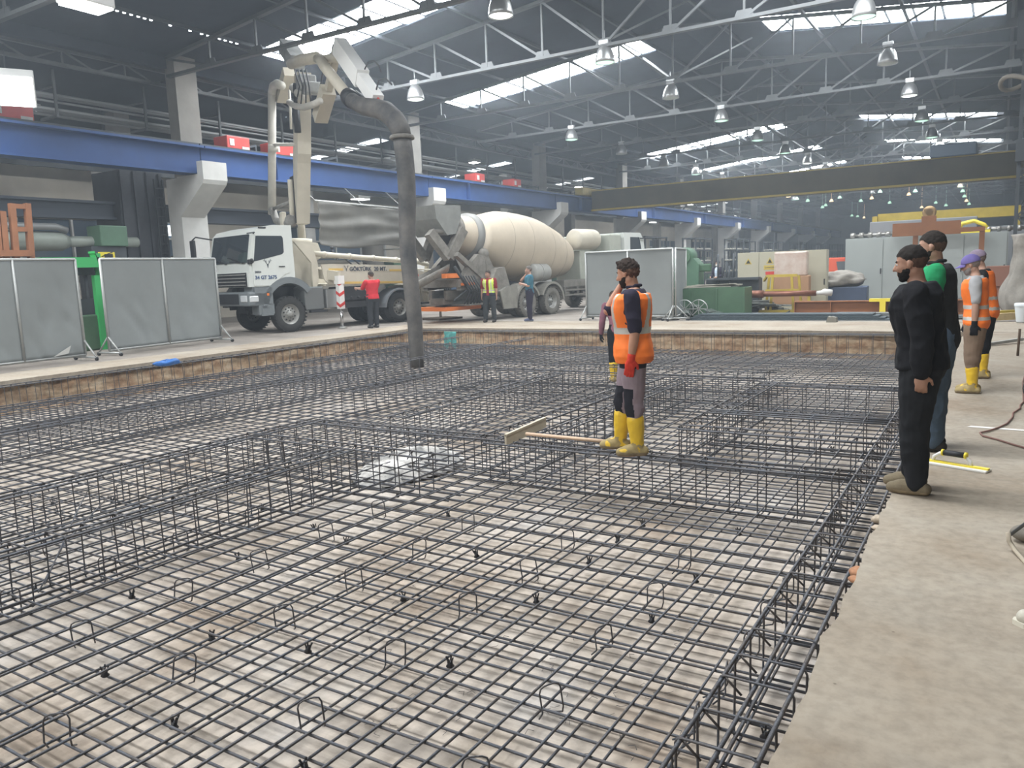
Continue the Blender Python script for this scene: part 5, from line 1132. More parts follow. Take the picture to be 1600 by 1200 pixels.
# ================================================================ screens, machines and stores round the pit
fr_m = mat('screen frame', (.40, .41, .40), .5, .4, .15, 3); tarp = mat('grey screen sheet', (.235, .255, .255), .7, 0, .12, 1.2, bump=.25, bs=3)
def screen(label, p, q, h, panels, lean=0.0, wrinkle=0.0, feet=True, name='welding_screen'):
    p = Vector((p[0], p[1], 0)); q = Vector((q[0], q[1], 0)); L = (q - p).length; a = math.atan2(q.y - p.y, q.x - p.x)
    t = thing(name, label, 'screen', p, a); z0 = .12; globals()['SCREEN_T'] = t; b = MB(); r = .028
    for i in range(panels + 1): b.tube([(L * i / panels, 0, z0), (L * i / panels, lean, h)], r, 8)
    b.tube([(0, lean, h), (L, lean, h)], r, 8); b.tube([(0, 0, z0), (L, 0, z0)], r, 8); b.build('frame', fr_m, t)
    for i in range(panels):
        def f(u, v): return Vector((L * (i + .01 + .98 * u) / panels, lean * v - .0 + .035 * math.sin(PI * u) * math.sin(PI * v) + wrinkle * max(0, noise.noise(Vector((u * 5 + i * 7 + v * 4, v * 3, 1)))) * math.sin(PI * u) * (1 - v), z0 + .01 + (h - z0 - .02) * v))
        b = MB(); b.grid(f, 24, 24); o = b.build('sheet', tarp, t); s_ = o.modifiers.new('th', 'SOLIDIFY'); s_.thickness = .006
    if feet:
        for x in (0, L):
            b = MB(); b.tube([(x, .38, .06), (x, 0, .45)], .02, 6); b.tube([(x, -.38, .06), (x, 0, .45)], .02, 6); b.tube([(x, -.4, .07), (x, .4, .07)], .025, 6); b.build('foot', fr_m, t)
            for y in (-.38, .38): b = MB(); b.lathe([(.045, -.02), (.045, .02)], 12, 'x', (x, y, .045)); b.build('castor', blk, t)
    return t
def zat(px, py, p): # height where pixel column meets the vertical line over ground point p
    d = ray(px, py); k = math.hypot(p[0], p[1]) / math.hypot(d.x, d.y); return CAMP.z + d.z * k
a1, a2 = gz(-70, 588), gz(135, 563); screen('grey sheet screen at the left edge, torn at its lower corner', a1, a2, zat(120, 405, a2), 2, 0, .18)
b = MB(); Ls = (a2 - a1).length; b.prism([(Ls - .75, .16), (Ls - .35, .36), (Ls - .42, .20)], -.07, -.06); b.build('torn_flap', mat('flap pale', (.5, .5, .48), .7), SCREEN_T)
a1, a2 = gz(172, 556), gz(347, 534); screen('grey sheet screen of two panels in front of the pump truck cab', a1, a2, zat(340, 404, a2), 2, 0, .10)
a1, a2 = gz(917, 500), gz(1052, 501); screen('grey sheet screen hiding the mixer cab, behind the worker in orange', a1, a2, zat(1051, 388, a2), 2)
a1, a2 = gz(1056, 501), gz(1072, 494); screen('narrow end screen turned sideways beside the green machine', a1, a2, zat(1052, 388, a1), 1)

gm = mat('machine green', (.075, .155, .085), .5, 0, .25, 2); gm2 = mat('machine green light', (.09, .18, .115), .5, 0, .2, 2); gm3 = mat('vivid green', (.04, .40, .11), .5)
# green machine right of the screen
t = thing('green_machine', 'tall green press machine standing right behind the narrow end screen', 'machine', gz(1074, 490))
t.rotation_euler.z = .1
b = MB(); b.box(-.45, .25, -.3, .5, 0, 1.4, bev=.05); b.prism([(-.3, .75), (.3, .75), (.45, .95), (.45, 1.6), (.28, 1.8), (-.35, 1.8)], -.35, .45); b.lathe([(.26, -.36), (.3, -.3), (.3, .3), (.26, .36)], 24, 'y', (-.02, 0, 1.85)); b.build('body', gm2, t)
b = MB(); b.lathe([(.2, -.42), (.2, -.35)], 20, 'y', (0, 0, 1.85)); b.box(.4, .8, -.2, 0, 1.35, 1.6, bev=.04); b.build('cover', gm, t)
b = MB()
for i in range(5): b.tube([(.9 + .12 * i, .5 + .1 * (i % 3), .8), (.9 + .12 * i, .5 + .1 * (i % 3), 1.9 - .13 * (i % 4))], .035, 6)
b.box(.5, 2.2, .5, 1.2, .0, 1.1, bev=.04); b.box(.8, 2.2, .3, .8, 1.05, 1.12); b.build('pipework', steel_dark, t)
# green bin with scrap
p = gz(1085, 498); q = gz(1165, 494)
t = thing('scrap_bin', 'dark green open steel bin filled with boards right of the tall green machine', 'bin', (q.x - 1.35, q.y + .2, 0), .08); sc = 1.18
b = MB(); 
for (x0, x1, y0, y1) in ((-1.2, 1.35, -.6, -.55), (-1.2, 1.35, .55, .6), (-1.2, -1.15, -.6, .6), (1.3, 1.35, -.6, .6)): b.box(x0, x1, y0, y1, .02, .86)
b.box(-1.2, 1.35, -.6, .6, .02, .06); b.box(-1.24, 1.39, -.64, .64, .93, .99) if False else None
for x in (-1.2, -.3, .5, 1.3): b.box(x, x + .06, -.64, -.6, .02, .86)
b.build('bin_shell', gm, t)
for i in range(7):
    b = MB(); b.bar((-1.0 + .12 * i, -.35 + .1 * i, 0.88 + .012 * i), (.9 + .05 * i, -.3 + .12 * (i % 3), 0.90 + .028 * (i % 4)), .16, .02)
    o = b.build('board', mat('pale boards', (.42, .40, .34), .8, 0, .4, 3)); o.location = t.location; o.rotation_euler.z = .08; tag(o, 'pale board lying across the top of the green bin', 'board', 'boards on the green bin')
b = MB()
for i in range(26):
    x, y = random.uniform(-1.3, 1.0), random.uniform(-1.5, -.75); z = random.uniform(.05, .45) * (1 - abs(x + .3) / 2.2); a = random.uniform(0, 3.1)
    b.T = Matrix.Translation((x, y, z)) @ Matrix.Rotation(a, 4, 'Z') @ Matrix.Rotation(random.uniform(-.4, .4), 4, 'X'); b.box(-.35, .35, -.1, .1, -.015, .015)
b.T = Matrix.Identity(4)
o = b.build('scrap_pile', mat('dark scrap', (.07, .11, .09), .6, .2, .5, 3, col2=(.16, .17, .16))); o.location = t.location; tag(o, 'pile of dark scrap sheet metal in front of the green bin', 'scrap', None, 'stuff')
for cx in (1068, 1090):
    p = gz(cx, 499); b = MB(); b.lathe([(.26, -.02), (.28, 0), (.26, .02)], 24, 'y', (0, 0, .3), cap=False)
    for k in range(4): a = k * PI / 4; b.bar((.27 * math.cos(a), 0, .3 + .27 * math.sin(a)), (-.27 * math.cos(a), 0, .3 - .27 * math.sin(a)), .02)
    o = b.build('spoked_wheel', fr_m); o.location = (p.x, p.y + .1, 0); tag(o, 'small spoked wheel leaning by the green scrap, %s one' % ('left' if cx < 1080 else 'right'), 'wheel')
# beige switch cabinet
beige = mat('beige cabinet paint', (.46, .44, .34), .55, 0, .1, 1.2)
t = thing('electrical_cabinet', 'beige electrical cabinet with yellow warning triangles', 'cabinet', (-7.95, 28.2, 0), .1)
ZS = .80
b = MB(); b.T = Matrix.Diagonal((1, 1, ZS, 1)); b.box(0, 2.95, 0, .9, 0, 2.42); b.build('housing', beige, t)
def tri(b, x, z, s, y0, y1): b.prism([(x - s, z), (x + s, z), (x, z + 1.75 * s)], y0, y1)
for i in range(4):
    b = MB(); b.T = Matrix.Diagonal((1, 1, ZS, 1)); b.box(.01 + .735 * i, .725 + .735 * i, -.03, 0, .05, 2.38); d = b.build('door', beige, t)
    if i < 2:
        b = MB(); tri(b, .37 + .73 * i, 1.53, .12, -.04, -.03); w_ = b.build('warning_triangle', mat('warning yellow dull', (.55, .42, .08), .5), d)
        b = MB(); tri(b, .37 + .73 * i, 1.555, .075, -.044, -.04); b.build('bolt_symbol', blk, w_)
    if i == 1:
        b = MB(); b.box(.90, 1.32, -.04, -.03, 1.32, 1.47); sg = b.build('warning_sign', mat('warning yellow dull', (0, 0, 0)), d); letter('DANGER', .08, .93, 1.365, textm, sg, -.042)
        b = MB(); b.box(.96, 1.26, -.04, -.03, 1.14, 1.25); b.build('warning_sign', redp, d)
    b = MB(); b.box(.66 + .735 * i, .70 + .735 * i, -.06, -.03, .75, .95); b.build('handle', blk, d)
# wrapped pallet
t = thing('wrapped_pallet', 'tall cardboard load wrapped in film in front of the beige cabinet', 'pallet load', (-6.35, 27.0, 0), .12)
b = MB(); b.box(-.1, 1.05, 0, .8, .15, 1.1, bev=.03); b.build('carton', mat('cardboard', (.40, .24, .14), .8, 0, .12, 2), t)
b = MB(); b.box(-.06, .98, .05, .75, 1.1, 1.9, bev=.05); b.build('carton', mat('film-wrapped cardboard', (.46, .33, .27), .25, 0, .3, 3, col2=(.60, .52, .46)), t)
b = MB(); b.box(-.15, 1.1, -.05, .85, 0, .14); b.build('pallet', beige, t)
# yellow stand
t = thing('steel_stand', 'small yellow tubular stand below the wrapped carton', 'stand', (-5.75, 25.3, 0), .05)
b = MB()
for x in (-.55, -.35, .35, .55):
    b.bar((x, 0 if abs(x) < .5 else .3, 0), (x * .8, 0 if abs(x) < .5 else .3, 1.15), .07)
b.bar((-.45, 0, 1.15), (.45, 0, 1.15), .08); b.bar((-.6, .3, 1.0), (-.45, 0, 1.15), .06); b.bar((-.7, 0, .05), (.7, 0, .05), .08); b.bar((-.5, 0, .7), (.5, 0, .7), .06); b.build('frame', yel2, t)
# copper coloured pipe with wrapped ends
t = thing('long_shaft', 'horizontal brown shaft with white wrapped ends lying across the yellow stand', 'shaft', (-5.9, 25.05, .60), .03)
b = MB(); b.tube([(-1.0, 0, 0), (1.2, 0, 0)], .085, 16); b.tube([(-.8, 0, 0), (-.35, 0, 0)], .12, 14); b.build('bar', mat('copper brown', (.25, .10, .06), .45, .4, .3, 4), t)
for x0, x1 in ((-1.9, -1.0), (1.2, 1.65)):
    b = MB(); b.tube([(x0, 0, 0), (x0 + .15, 0, .01), ((x0 + x1) / 2, 0, .03), (x1, 0, 0)], [.05, .07, .10, .095], 12); b.build('wrapping', mat('white wrap', (.62, .62, .60), .7), t)
b = MB(); b.bar((-1.1, 0, -.6), (-1.1, 0, -.08), .08); b.bar((1.0, 0, -.6), (1.0, 0, -.08), .08); b.build('trestle', yel2, t)
b = MB()
for i in range(30):
    x, y = random.gauss(-.1, .5), random.gauss(-.1, .25); z = max(.03, .42 - abs(x) * .35 - random.uniform(0, .25)); b.T = Matrix.Translation((x, y, z)) @ Matrix.Rotation(random.uniform(0, 3), 4, 'Z') @ Matrix.Rotation(random.uniform(-.8, .8), 4, 'X'); b.box(-.25, .25, -.06, .06, -.01, .01)
o = b.build('rubber_strips', mat('black strips', (.03, .035, .035), .7, 0, .5, 5, col2=(.14, .15, .13))); p = gz(1192, 488); o.location = (p.x, p.y, 0); tag(o, 'tangled heap of black strips on the floor under the brown shaft', 'scrap', None, 'stuff')
# blue box with tarpaulin
t = thing('blue_crate', 'low blue steel crate under a crumpled grey tarpaulin', 'crate', (-5.95, 29.6, 0), .06)
b = MB(); b.box(0, 2.05, 0, 1.0, .0, .62, bev=.03); b.build('box', mat('dull blue', (.07, .10, .17), .5, 0, .2, 2), t)
b = MB()
def f(u, v):
    a = v * 2 * PI; x = .0 + 2.1 * u; k = noise.noise(Vector((u * 6, math.cos(a) * 1.5, math.sin(a) * 1.5))); r = 1 + .35 * k; e = math.sin(PI * min(1, max(0, u * 1.02 + .01))) ** .3
    return Vector((x - .1, .5 + .62 * math.cos(a) * r * e, max(.0, .0) + .86 + (.24 + .1 * u) * math.sin(a) * r * e + .02 * math.sin(a * 9 + u * 5)))
b.grid(f, 40, 40); o = b.build('tarpaulin', mat('grey tarpaulin', (.30, .28, .25), .8, 0, .3, 4, bump=.6, bs=8)); o.location = t.location; o.rotation_euler.z = .06; tag(o, 'crumpled grey brown tarpaulin heap lying on the blue crate', 'tarpaulin')
# rust brown beam
t = thing('steel_beam', 'long rust-brown steel beam lying on the floor across the right background', 'beam', (-5.15, 24.3, 0), .02)
b = MB(); b.box(0, 5.15, 0, .04, .04, .37); b.box(0, 5.15, -.1, .14, .37, .40); b.box(0, 5.15, -.1, .14, .0, .04)
for x in (.0, 1.0, 2.6, 4.2): b.box(x, x + .02, -.1, 0, .04, .37)
b.build('beam', mat('rust brown', (.30, .12, .045), .6, .1, .25, 1.5), t)
for i, px in enumerate((1385,)):
    p = gz(px, 491.5); t = thing('beam_clamp', 'bright yellow lifting clamp in front of the brown beam', 'clamp', (p.x, p.y - .2, 0))
    b = MB(); b.box(-.42, .4, -.1, .1, .38, .46); b.box(-.15, .0, -.1, .1, .0, .38); b.box(.30, .4, -.1, .1, .0, .38); b.box(-.15, .4, -.1, .1, .0, .08); b.build('clamp_body', mat('clamp yellow', (.78, .62, .05), .5), t)
# flat plates on the floor
t = thing('steel_plates', 'stack of flat blue-grey steel plates along the far floor', 'steel plates', (-7.7, 22.0, 0), .0)
b = MB()
for k in range(4): b.box(-.0 + .1 * k, 5.4 - .15 * k, .05 * k, 1.0 - .08 * k, .045 * k, .045 * k + .03)
b.build('plate', mat('blue grey steel', (.10, .13, .15), .5, .4, .2, 2), t)
b = MB(); b.box(0, 3.4, 0, .7, 0, .05); b.box(.3, 3.2, .1, .6, .05, .12); o = b.build('steel_plate', mat('grey steel', (.16, .17, .17), .5, .4)); o.location = (-4.1, 22.6, .03); o.rotation_euler.z = -.06; tag(o, 'grey steel plate lying in front of the yellow clamp', 'steel plate')
for i, px in enumerate((1298, 1303)):
    p = gz(px, 503); b = MB(); b.prism([(-.09, 0), (.09, 0), (.07, .12), (-.04, .15)], -.12, .12); o = b.build('concrete_block', mat('block grey', (.24, .23, .20), .9)); o.location = (p.x, p.y - .05, 0); tag(o, 'small grey block on the far slab, %s of a pair' % ('left' if i == 0 else 'right'), 'block')
# big grey cabinets
gc = mat('grey cabinet paint', (.34, .37, .36), .5, 0, .08, 1)
t = thing('control_cabinet', 'wide pale grey control cabinet behind the group of men', 'cabinet', (-4.95, 31.8, 0), .02)
b = MB(); b.box(0, 5.15, 0, 1.0, 0, 2.32); b.build('housing', gc, t)
for i in range(4):
    b = MB(); b.box(.02 + 1.28 * i, 1.27 + 1.28 * i, -.03, 0, .08, 2.28); d = b.build('door', gc, t)
    b = MB(); b.box(1.2 + 1.28 * i, 1.24 + 1.28 * i, -.05, -.03, 1.0, 1.2); b.build('handle', blk, d)
t = thing('control_cabinet', 'darker grey upper cabinet seen above the wide pale one', 'cabinet', (-4.5, 34.6, 0), .02)
b = MB(); b.box(0, 3.7, 0, 1.0, 0, 3.0, bev=.03); b.box(3.7, 5.6, .2, 1.2, 0, 2.6, bev=.03); b.build('housing', mat('mid grey cabinet', (.20, .21, .22), .5, 0, .1, 1), t)
t = thing('lifting_beam', 'rust-brown lifting beam standing on legs in front of the grey cabinet', 'lifting beam', (-2.95, 31.2, 0), .02)
b = MB(); b.box(-.35, 1.75, -.15, .1, 2.3, 2.75); b.box(.55, 1.0, -.15, .1, 2.75, 2.95); b.box(.3, .46, -.1, .05, 0, 2.3); b.box(2.3, 2.46, -.1, .05, 0, 2.4); b.box(1.75, 2.46, -.15, .1, 2.35, 2.5); b.build('beam', mat('rust brown', (0, 0, 0)), t)
b = MB(); b.lathe([(.12, -.08), (.22, -.05), (.22, .05), (.12, .08)], 16, 'y', (.78, -.02, 3.08)); b.box(.6, .95, -.1, .1, 2.93, 3.2); b.build('hook_block', mat('dull bronze', (.28, .18, .08), .5, .3), t)
b = MB()
for k in range(5): b.tube([(-1.9 + .3 * k, 0, 0), (-1.75 + .3 * k, 0, 0)], .12, 12)
b.tube([(-1.9, 0, 0), (-.3, 0, .02)], .06, 8); b.tube([(2.0, 0, .02), (3.6, 0, 0)], .06, 8)
for k in range(4): b.tube([(2.5 + .3 * k, 0, 0), (2.62 + .3 * k, 0, 0)], .10, 12)
o = b.build('roller_shaft', mat('roller steel', (.30, .29, .27), .4, .6, .3, 6)); o.location = (-2.95, 32.3, 2.42); tag(o, 'row of metal rollers lying on top of the pale grey cabinet', 'rollers')
b = MB(); b.tube([(0, 0, 0), (.15, 0, .25), (.5, 0, .32), (.8, 0, .18), (.95, 0, 0)], .07, 8); b.box(-.05, 1.0, -.1, .1, -.1, .0); o = b.build('crane_hook', mat('clamp yellow', (0, 0, 0))); o.location = (-1.35, 32.3, 2.42); tag(o, 'yellow curved hook on top of the grey cabinet', 'hook')
# red and grey boxes
t = thing('red_machine', 'orange red machine with grey front between the beige and grey cabinets', 'machine', (-5.85, 33.0, 0))
b = MB(); b.box(0, 1.6, 0, .8, 0, 1.65, bev=.03); b.build('housing', mat('orange red', (.62, .10, .05), .5), t)
b = MB(); b.prism([(.35, .7), (.5, .95), (.4, 1.5), (1.55, 1.5), (1.55, .3), (.35, .3)], -.04, 0); b.build('front_plate', mat('dark grey plate', (.10, .11, .12), .5), t)
# right edge: covered column, bucket, timber
t = thing('covered_machine', 'tall object wrapped in a wrinkled grey tarpaulin at the right edge', 'covered machine', (.78, 24.2, 0))
b = MB()
def f(u, v):
    a = u * 2 * PI; z = 2.1 * v; r = (.62 + .12 * math.sin(v * 7) - .22 * max(0, v - .85) * 5 * .6); r *= 1 + .22 * noise.noise(Vector((math.cos(a) * 2, math.sin(a) * 2, v * 4)))
    r *= .02 if v > .999 else 1
    return Vector((r * math.cos(a), r * math.sin(a) * .8, z))
b.grid(f, 48, 40); b.build('cover', mat('grey tarpaulin', (0, 0, 0)), t)
t = thing('bucket', 'white plastic bucket at the right edge in front of the covered machine', 'bucket', (.52, 21.35, 0))
b = MB(); b.lathe([(.15, 0), (.19, .42), (.20, .43), (.205, .40), (.16, .03)], 24, cap=False); b.lathe([(.15, .0), (.001, .0)], 24, cap=False); b.lathe([(.21, .38), (.21, .44), (.19, .45), (.001, .45)], 24, cap=False); b.build('pail', mat('bucket white', (.58, .62, .64), .5), t)
b = MB(); b.tube([(.2 * math.cos(a), -.02 - .03 * math.sin(a), .40 - .14 * math.sin(a)) for a in [PI * i / 10 for i in range(11)]], .006, 6); b.build('handle', steel_dark, t)
for i, (px, py, dx, lab, m) in enumerate(((1560, 498, .9, 'yellow steel bar on the floor by the covered machine', yel2), (1556, 503, 1.0, 'pale timber beam on the floor in front of the yellow bar', mat('pale timber', (.50, .38, .20), .8, 0, .3, 4)))):
    p = gz(px, py); b = MB(); b.bar((-.55, 0, .09), (.5, .35, .12), .16, .16) ; b.box(-.3, -.1, -.2, .3, 0, .03); o = b.build('timber' if i else 'steel_bar', m); o.location = p; tag(o, lab, 'beam')
b = MB(); b.box(-.3, .3, -.25, .25, .62, 1.22, bev=.02); b.box(-.25, .25, -.2, .2, 0, .62); o = b.build('brown_crate', mat('red brown crate', (.26, .12, .08), .7)); o.location = (-.05, 27.5, 0); tag(o, 'small red-brown crate on a stand left of the covered machine', 'crate')
b = MB(); b.tube([(0, 0, 0), (.01, 0, .42)], .018, 8); o = b.build('steel_pin', mat('rusty pin', (.10, .07, .05), .8)); p = gz(1590, 556); o.location = p; tag(o, 'rusty steel pin standing upright in the slab at the right edge', 'pin')
b = MB(); p = gz(1540, 541); b.bar((0, 0, .03), (.55, .75, .06), .05); o = b.build('steel_bar', fr_m); o.location = p; tag(o, 'thin metal strip on the slab behind the man in the purple cap', 'bar')

# things on the right slab
wood = mat('beech wood', (.60, .42, .29), .6, 0, .15, 6); woodp = mat('pale ply', (.60, .53, .40), .7, 0, .15, 6)
# wooden rake on the cage
r0 = gz(822, 678, -.03); r1 = gz(992, 694, -.05); t = thing('wooden_rake', 'wooden screed rake lying on the rebar behind the orange-vested man\'s boots', 'rake', (0, 0, 0))
b = MB(); b.tube([r0, r1], .018, 10); b.build('handle', wood, t)
h0 = gz(790, 688, -.05); h1 = gz(852, 660, -.05); b = MB(); b.bar(h0, h1, .02, .11, up=(0, 0, 1)); b.bar(h0 + Vector((0, 0, .05)), h1 + Vector((0, 0, .05)), .03, .02); b.build('head', woodp, t)
# plastering float
t = thing('trowel_float', 'long white float with a yellow and black handle on the slab', 'float', gz(1487, 729), -.35)
b = MB(); b.box(-.26, .26, -.055, .055, 0, .018, bev=.005); b.build('blade', mat('float white', (.72, .71, .68), .4), t)
b = MB(); b.box(-.26, .26, -.02, .02, .018, .03); b.build('rib', mat('float yellow', (.82, .66, .05), .5), t)
b = MB(); b.tube([(-.14, 0, .02), (-.13, 0, .06), (-.09, 0, .09), (.09, 0, .09), (.13, 0, .06), (.14, 0, .02)], .014, 8); b.build('bracket', mat('float white', (0, 0, 0)), t)
b = MB(); b.tube([(-.06, 0, .10), (.09, 0, .10)], .022, 12); g_ = b.build('grip', blk, t)
b = MB(); b.tube([(-.075, 0, .10), (-.06, 0, .10)], .026, 12); b.tube([(.09, 0, .10), (.105, 0, .10)], .026, 12); b.build('grip_collar', mat('float yellow', (0, 0, 0)), g_)
# cable
b = MB(); pts = [gz(x, y, .012) for x, y in ((1640, 470), (1598, 596), (1599, 628), (1594, 633), (1594, 638), (1583, 645), (1582, 652), (1573, 662), (1560, 668), (1545, 673), (1531, 676), (1536, 681), (1560, 687), (1585, 695), (1610, 702), (1680, 712))]
sm2 = []
for i in range(len(pts) - 1):
    for k in range(4): sm2.append(pts[i].lerp(pts[i + 1], k / 4))
b.tube(sm2, .008, 6); tag(b.build('cable', mat('brown cable', (.20, .10, .08), .7)), 'thin brown cable looping over the slab by the right edge', 'cable')
# white paint mark, cracks
b = MB(); p = gz(1560, 669, .003); b.add([p + Vector(v) for v in ((-.25, -.03, 0), (.3, -.06, 0), (.32, .0, 0), (-.22, .04, 0))], [(0, 1, 2, 3)]); tag(b.build('chalk_mark', mat('chalk white', (.75, .72, .68), .9)), 'short white chalk stripe on the slab beside the cable', 'mark')
# power tool parts and shoes at the right edge
t = thing('galvanised_bucket', 'grey bucket with a wire handle cut off by the right edge', 'bucket', (.41, 8.95, 0))
b = MB(); b.T = Matrix.Rotation(.35, 4, 'Y'); b.lathe([(.12, 0), (.17, .30), (.175, .31), (.165, .30), (.115, .01)], 24, cap=False); b.lathe([(.12, 0), (.001, 0)], 24, cap=False); b.build('pail', mat('grey green zinc', (.26, .29, .26), .5, .2, .3, 8), t)
b = MB(); b.tube([(-.17 * math.cos(a) * .9 - .02, -.05, .30 + .12 * math.sin(a)) for a in [PI * i / 12 - .5 for i in range(15)]], .006, 6); b.build('handle', steel_dark, t)
def shoe_obj(lab, p, rz, m1, m2, s=1.0):
    t = thing('work_shoe', lab, 'shoe', p, rz)
    b = MB(); cap(b, (0, 0, .045), (.13, 0, .045), .042 * s, .048 * s); cap(b, (.13, 0, .042), (.20, 0, .036), .046 * s, .036 * s); cap(b, (0, 0, .05), (-.03, 0, .10), .042 * s, .042 * s); me = remesh(b, .006, 2, 'upper')
    for v in me.vertices: v.co.z = max(v.co.z, .02)
    up = link('upper', me, m1, t); b = MB(); b.prism([(-.06, -.035), (-.02, -.045), (.12, -.05), (.20, -.045), (.245, -.015), (.245, .015), (.20, .045), (.12, .05), (-.02, .045), (-.06, .035)], 0, .022, 'z'); b.build('sole', m2, t)
    b = MB()
    for k in range(3): b.tube([(.05 + .03 * k, -.03, .085 - .006 * k), (.055 + .03 * k, .03, .085 - .006 * k)], .004, 5)
    b.build('lace', m2, up)
    return t
shoe_obj('cream and black trainer at the lower right edge', gz(1690, 998), 2.95, mat('cream leather', (.55, .52, .44), .7, 0, .3, 20), mat('cream sole', (.60, .57, .48), .8))
t = thing('concrete_vibrator', 'dusty tool with a curved guard and slanted rod cut off by the right edge', 'tool', gz(1590, 845), 0)
b = MB(); b.tube([gz(1575, 832, .10) - gz(1590, 845), gz(1577, 846, .05) - gz(1590, 845), gz(1586, 860, .02) - gz(1590, 845), gz(1600, 876, .01) - gz(1590, 845), gz(1620, 900, .01) - gz(1590, 845)], .012, 8); b.build('guard', mat('dusty rod', (.38, .33, .26), .8), t)
b = MB(); b.tube([(gz(1578, 836, .06) - gz(1590, 845)), (gz(1640, 790, .35) - gz(1590, 845))], .009, 8); b.build('rod', steel_dark, t)
b = MB(); b.ell((.06, .0, .05), (.10, .07, .05), 18, 12); b.build('motor_housing', mat('dusty grey', (.22, .20, .17), .8, 0, .3, 10), t)

# ---------------------------------------------------------------- left background: machines behind the screens
rust = mat('orange primer', (.36, .15, .07), .7, 0, .3, 2)
def at(px, py, X): return gx(px, py, X)
t = thing('lift_frame', 'rust-orange steel frame standing behind the left screen', 'frame', (0, 0, 0))
X = -22.0
b = MB()
for px in (-8, 3, 18, 42): p0, p1 = at(px, 400, X), at(px, 318 if px > 10 else 330, X); b.bar((X, p0.y, 0), (X, p1.y, p1.z), .14)
for py in (322, 358, 395):
    p0, p1 = at(18, py, X), at(42, py, X); b.bar(p0, (X, p1.y, p0.z), .12)
p0, p1 = at(-20, 396, X), at(46, 396, X); b.bar(p0, (X, p1.y, p0.z), .3, .16)
b.build('frame', rust, t)
t = thing('exhaust_duct', 'long pale pipe with a rounded end running behind the orange frame', 'duct', (0, 0, 0))
p0, p1 = at(-40, 356, -23.4), at(103, 353, -23.4); b = MB(); b.tube([(-23.4, p0.y, 2.95), (-23.4, p1.y - .2, 2.95), (-23.4, p1.y, 2.93)], [.28, .28, .18], 20); b.tube([(-23.4, p1.y, 2.95), (-23.4, p1.y + 2.2, 2.95)], .16, 14); b.build('pipe', mat('pale green grey pipe', (.33, .37, .33), .5, .1, .2, 2), t)
b = MB(); b.tube([(-23.2, p0.y, 3.35), (-23.2, p1.y - .4, 3.35), (-23.2, p1.y - .1, 3.25)], .10, 12); b.build('upper_pipe', mat('pipe grey', (0, 0, 0)), t)
b = MB(); b.box(-23.7, -23.1, p0.y, p1.y - 2.2, 1.8, 2.7); b.build('support', white_m, t)
tag_p = mat('pipe cream', (.50, .48, .42), .5, .1, .2, 2)
t = thing('pipe_run', 'bundle of cream and grey horizontal pipes low behind the two left screens', 'pipes', (-25.5, 0, 0)); b = MB()
for i, z in enumerate((1.85, 2.05, 2.3, 2.5)): b.tube([(0, 2, z), (0, 27, z)], .07 if i % 2 else .10, 10)
b.build('pipe', tag_p, t)
b = MB(); y = 3
while y < 27: b.box(-.1, .1, y, y + .1, 0, 2.6); y += 3
b.build('rack_post', steel_dark, t)
t = thing('i_beam', 'dark horizontal steel girder crossing behind the orange frame', 'beam', (-24.2, 0, 0)); b = MB(); b.box(-.12, .12, 2, 28, 3.72, 4.2); b.box(-.25, .25, 2, 28, 4.16, 4.24); b.box(-.25, .25, 2, 28, 3.68, 3.76); b.build('girder', mat('girder dark blue grey', (.075, .09, .115), .6, .2), t)
p0, p1 = at(152, 352, -23.0), at(189, 385, -23.0)
b = MB(); b.box(-23.6, -22.9, p0.y, p1.y + .2, p1.z, p0.z, bev=.03); o = b.build('machine_cover', gm2); tag(o, 'pale green sheet cover left of the dark shaft', 'machine cover')
b = MB(); b.box(-.5, .3, -.6, .5, 0, p1.z); o = b.build('press', steel_dark); o.location = (-23.3, (p0.y + p1.y) / 2, 0); tag(o, 'dark machine base under the pale green cover', 'machine')
t = thing('green_gantry', 'vivid green gantry arm with a yellow sign seen between the two left screens', 'gantry', (0, 0, 0)); X = -19.5
b = MB(); p0, p1 = at(60, 401, X), at(150, 400, X); b.bar((X, p0.y, p0.z - .15), (X, p1.y, p0.z - .15), .3, .25); p2, p3 = at(143, 396, X), at(155, 430, X); b.prism([(p2.y, p2.z), (p3.y, p2.z), (p3.y, p3.z), (p2.y + .15, p3.z + .1), (p2.y, p3.z + .6)], X - .15, X + .15, 'x'); b.bar((X, p3.y - .1, 0), (X, p3.y - .1, p3.z), .14); b.build('arm', gm3, t)
p0, p1 = at(153, 394, X), at(178, 401, X); b = MB(); b.box(X, X + .05, p0.y, p1.y, p1.z - .1, p0.z); sg = b.build('sign', mat('sign yellow', (.80, .66, .05), .5), t)
b = MB(); b.box(X + .05, X + .06, p1.y - .28, p1.y - .06, p1.z - .04, p0.z - .05); b.bar((X + .055, p0.y + .05, p1.z), (X + .055, p0.y + .35, p0.z), .02); b.build('sign_mark', blk, sg)
t = thing('milling_machine', 'dark machine with vertical rods between the two left screens', 'machine', at(140, 500, -19.9)); t.location.z = 0
b = MB(); b.box(-.6, .4, -1.0, .8, 0, .9, bev=.04); b.build('base', gm, t)
b = MB(); b.box(-.5, .2, -.9, .7, 1.9, 2.3, bev=.04); b.box(-.3, .1, -.3, .4, .9, 1.3)
for i in range(6): b.tube([(.0, -.7 + .24 * i, .8), (.0, -.7 + .24 * i, 2.0)], .05, 8)
b.build('spindle', steel_dark, t)
b = MB(); b.tube([(.35, .65, 0), (.35, .55, 2.1)], .06, 8); b.build('yellow_hose', yel2, t)
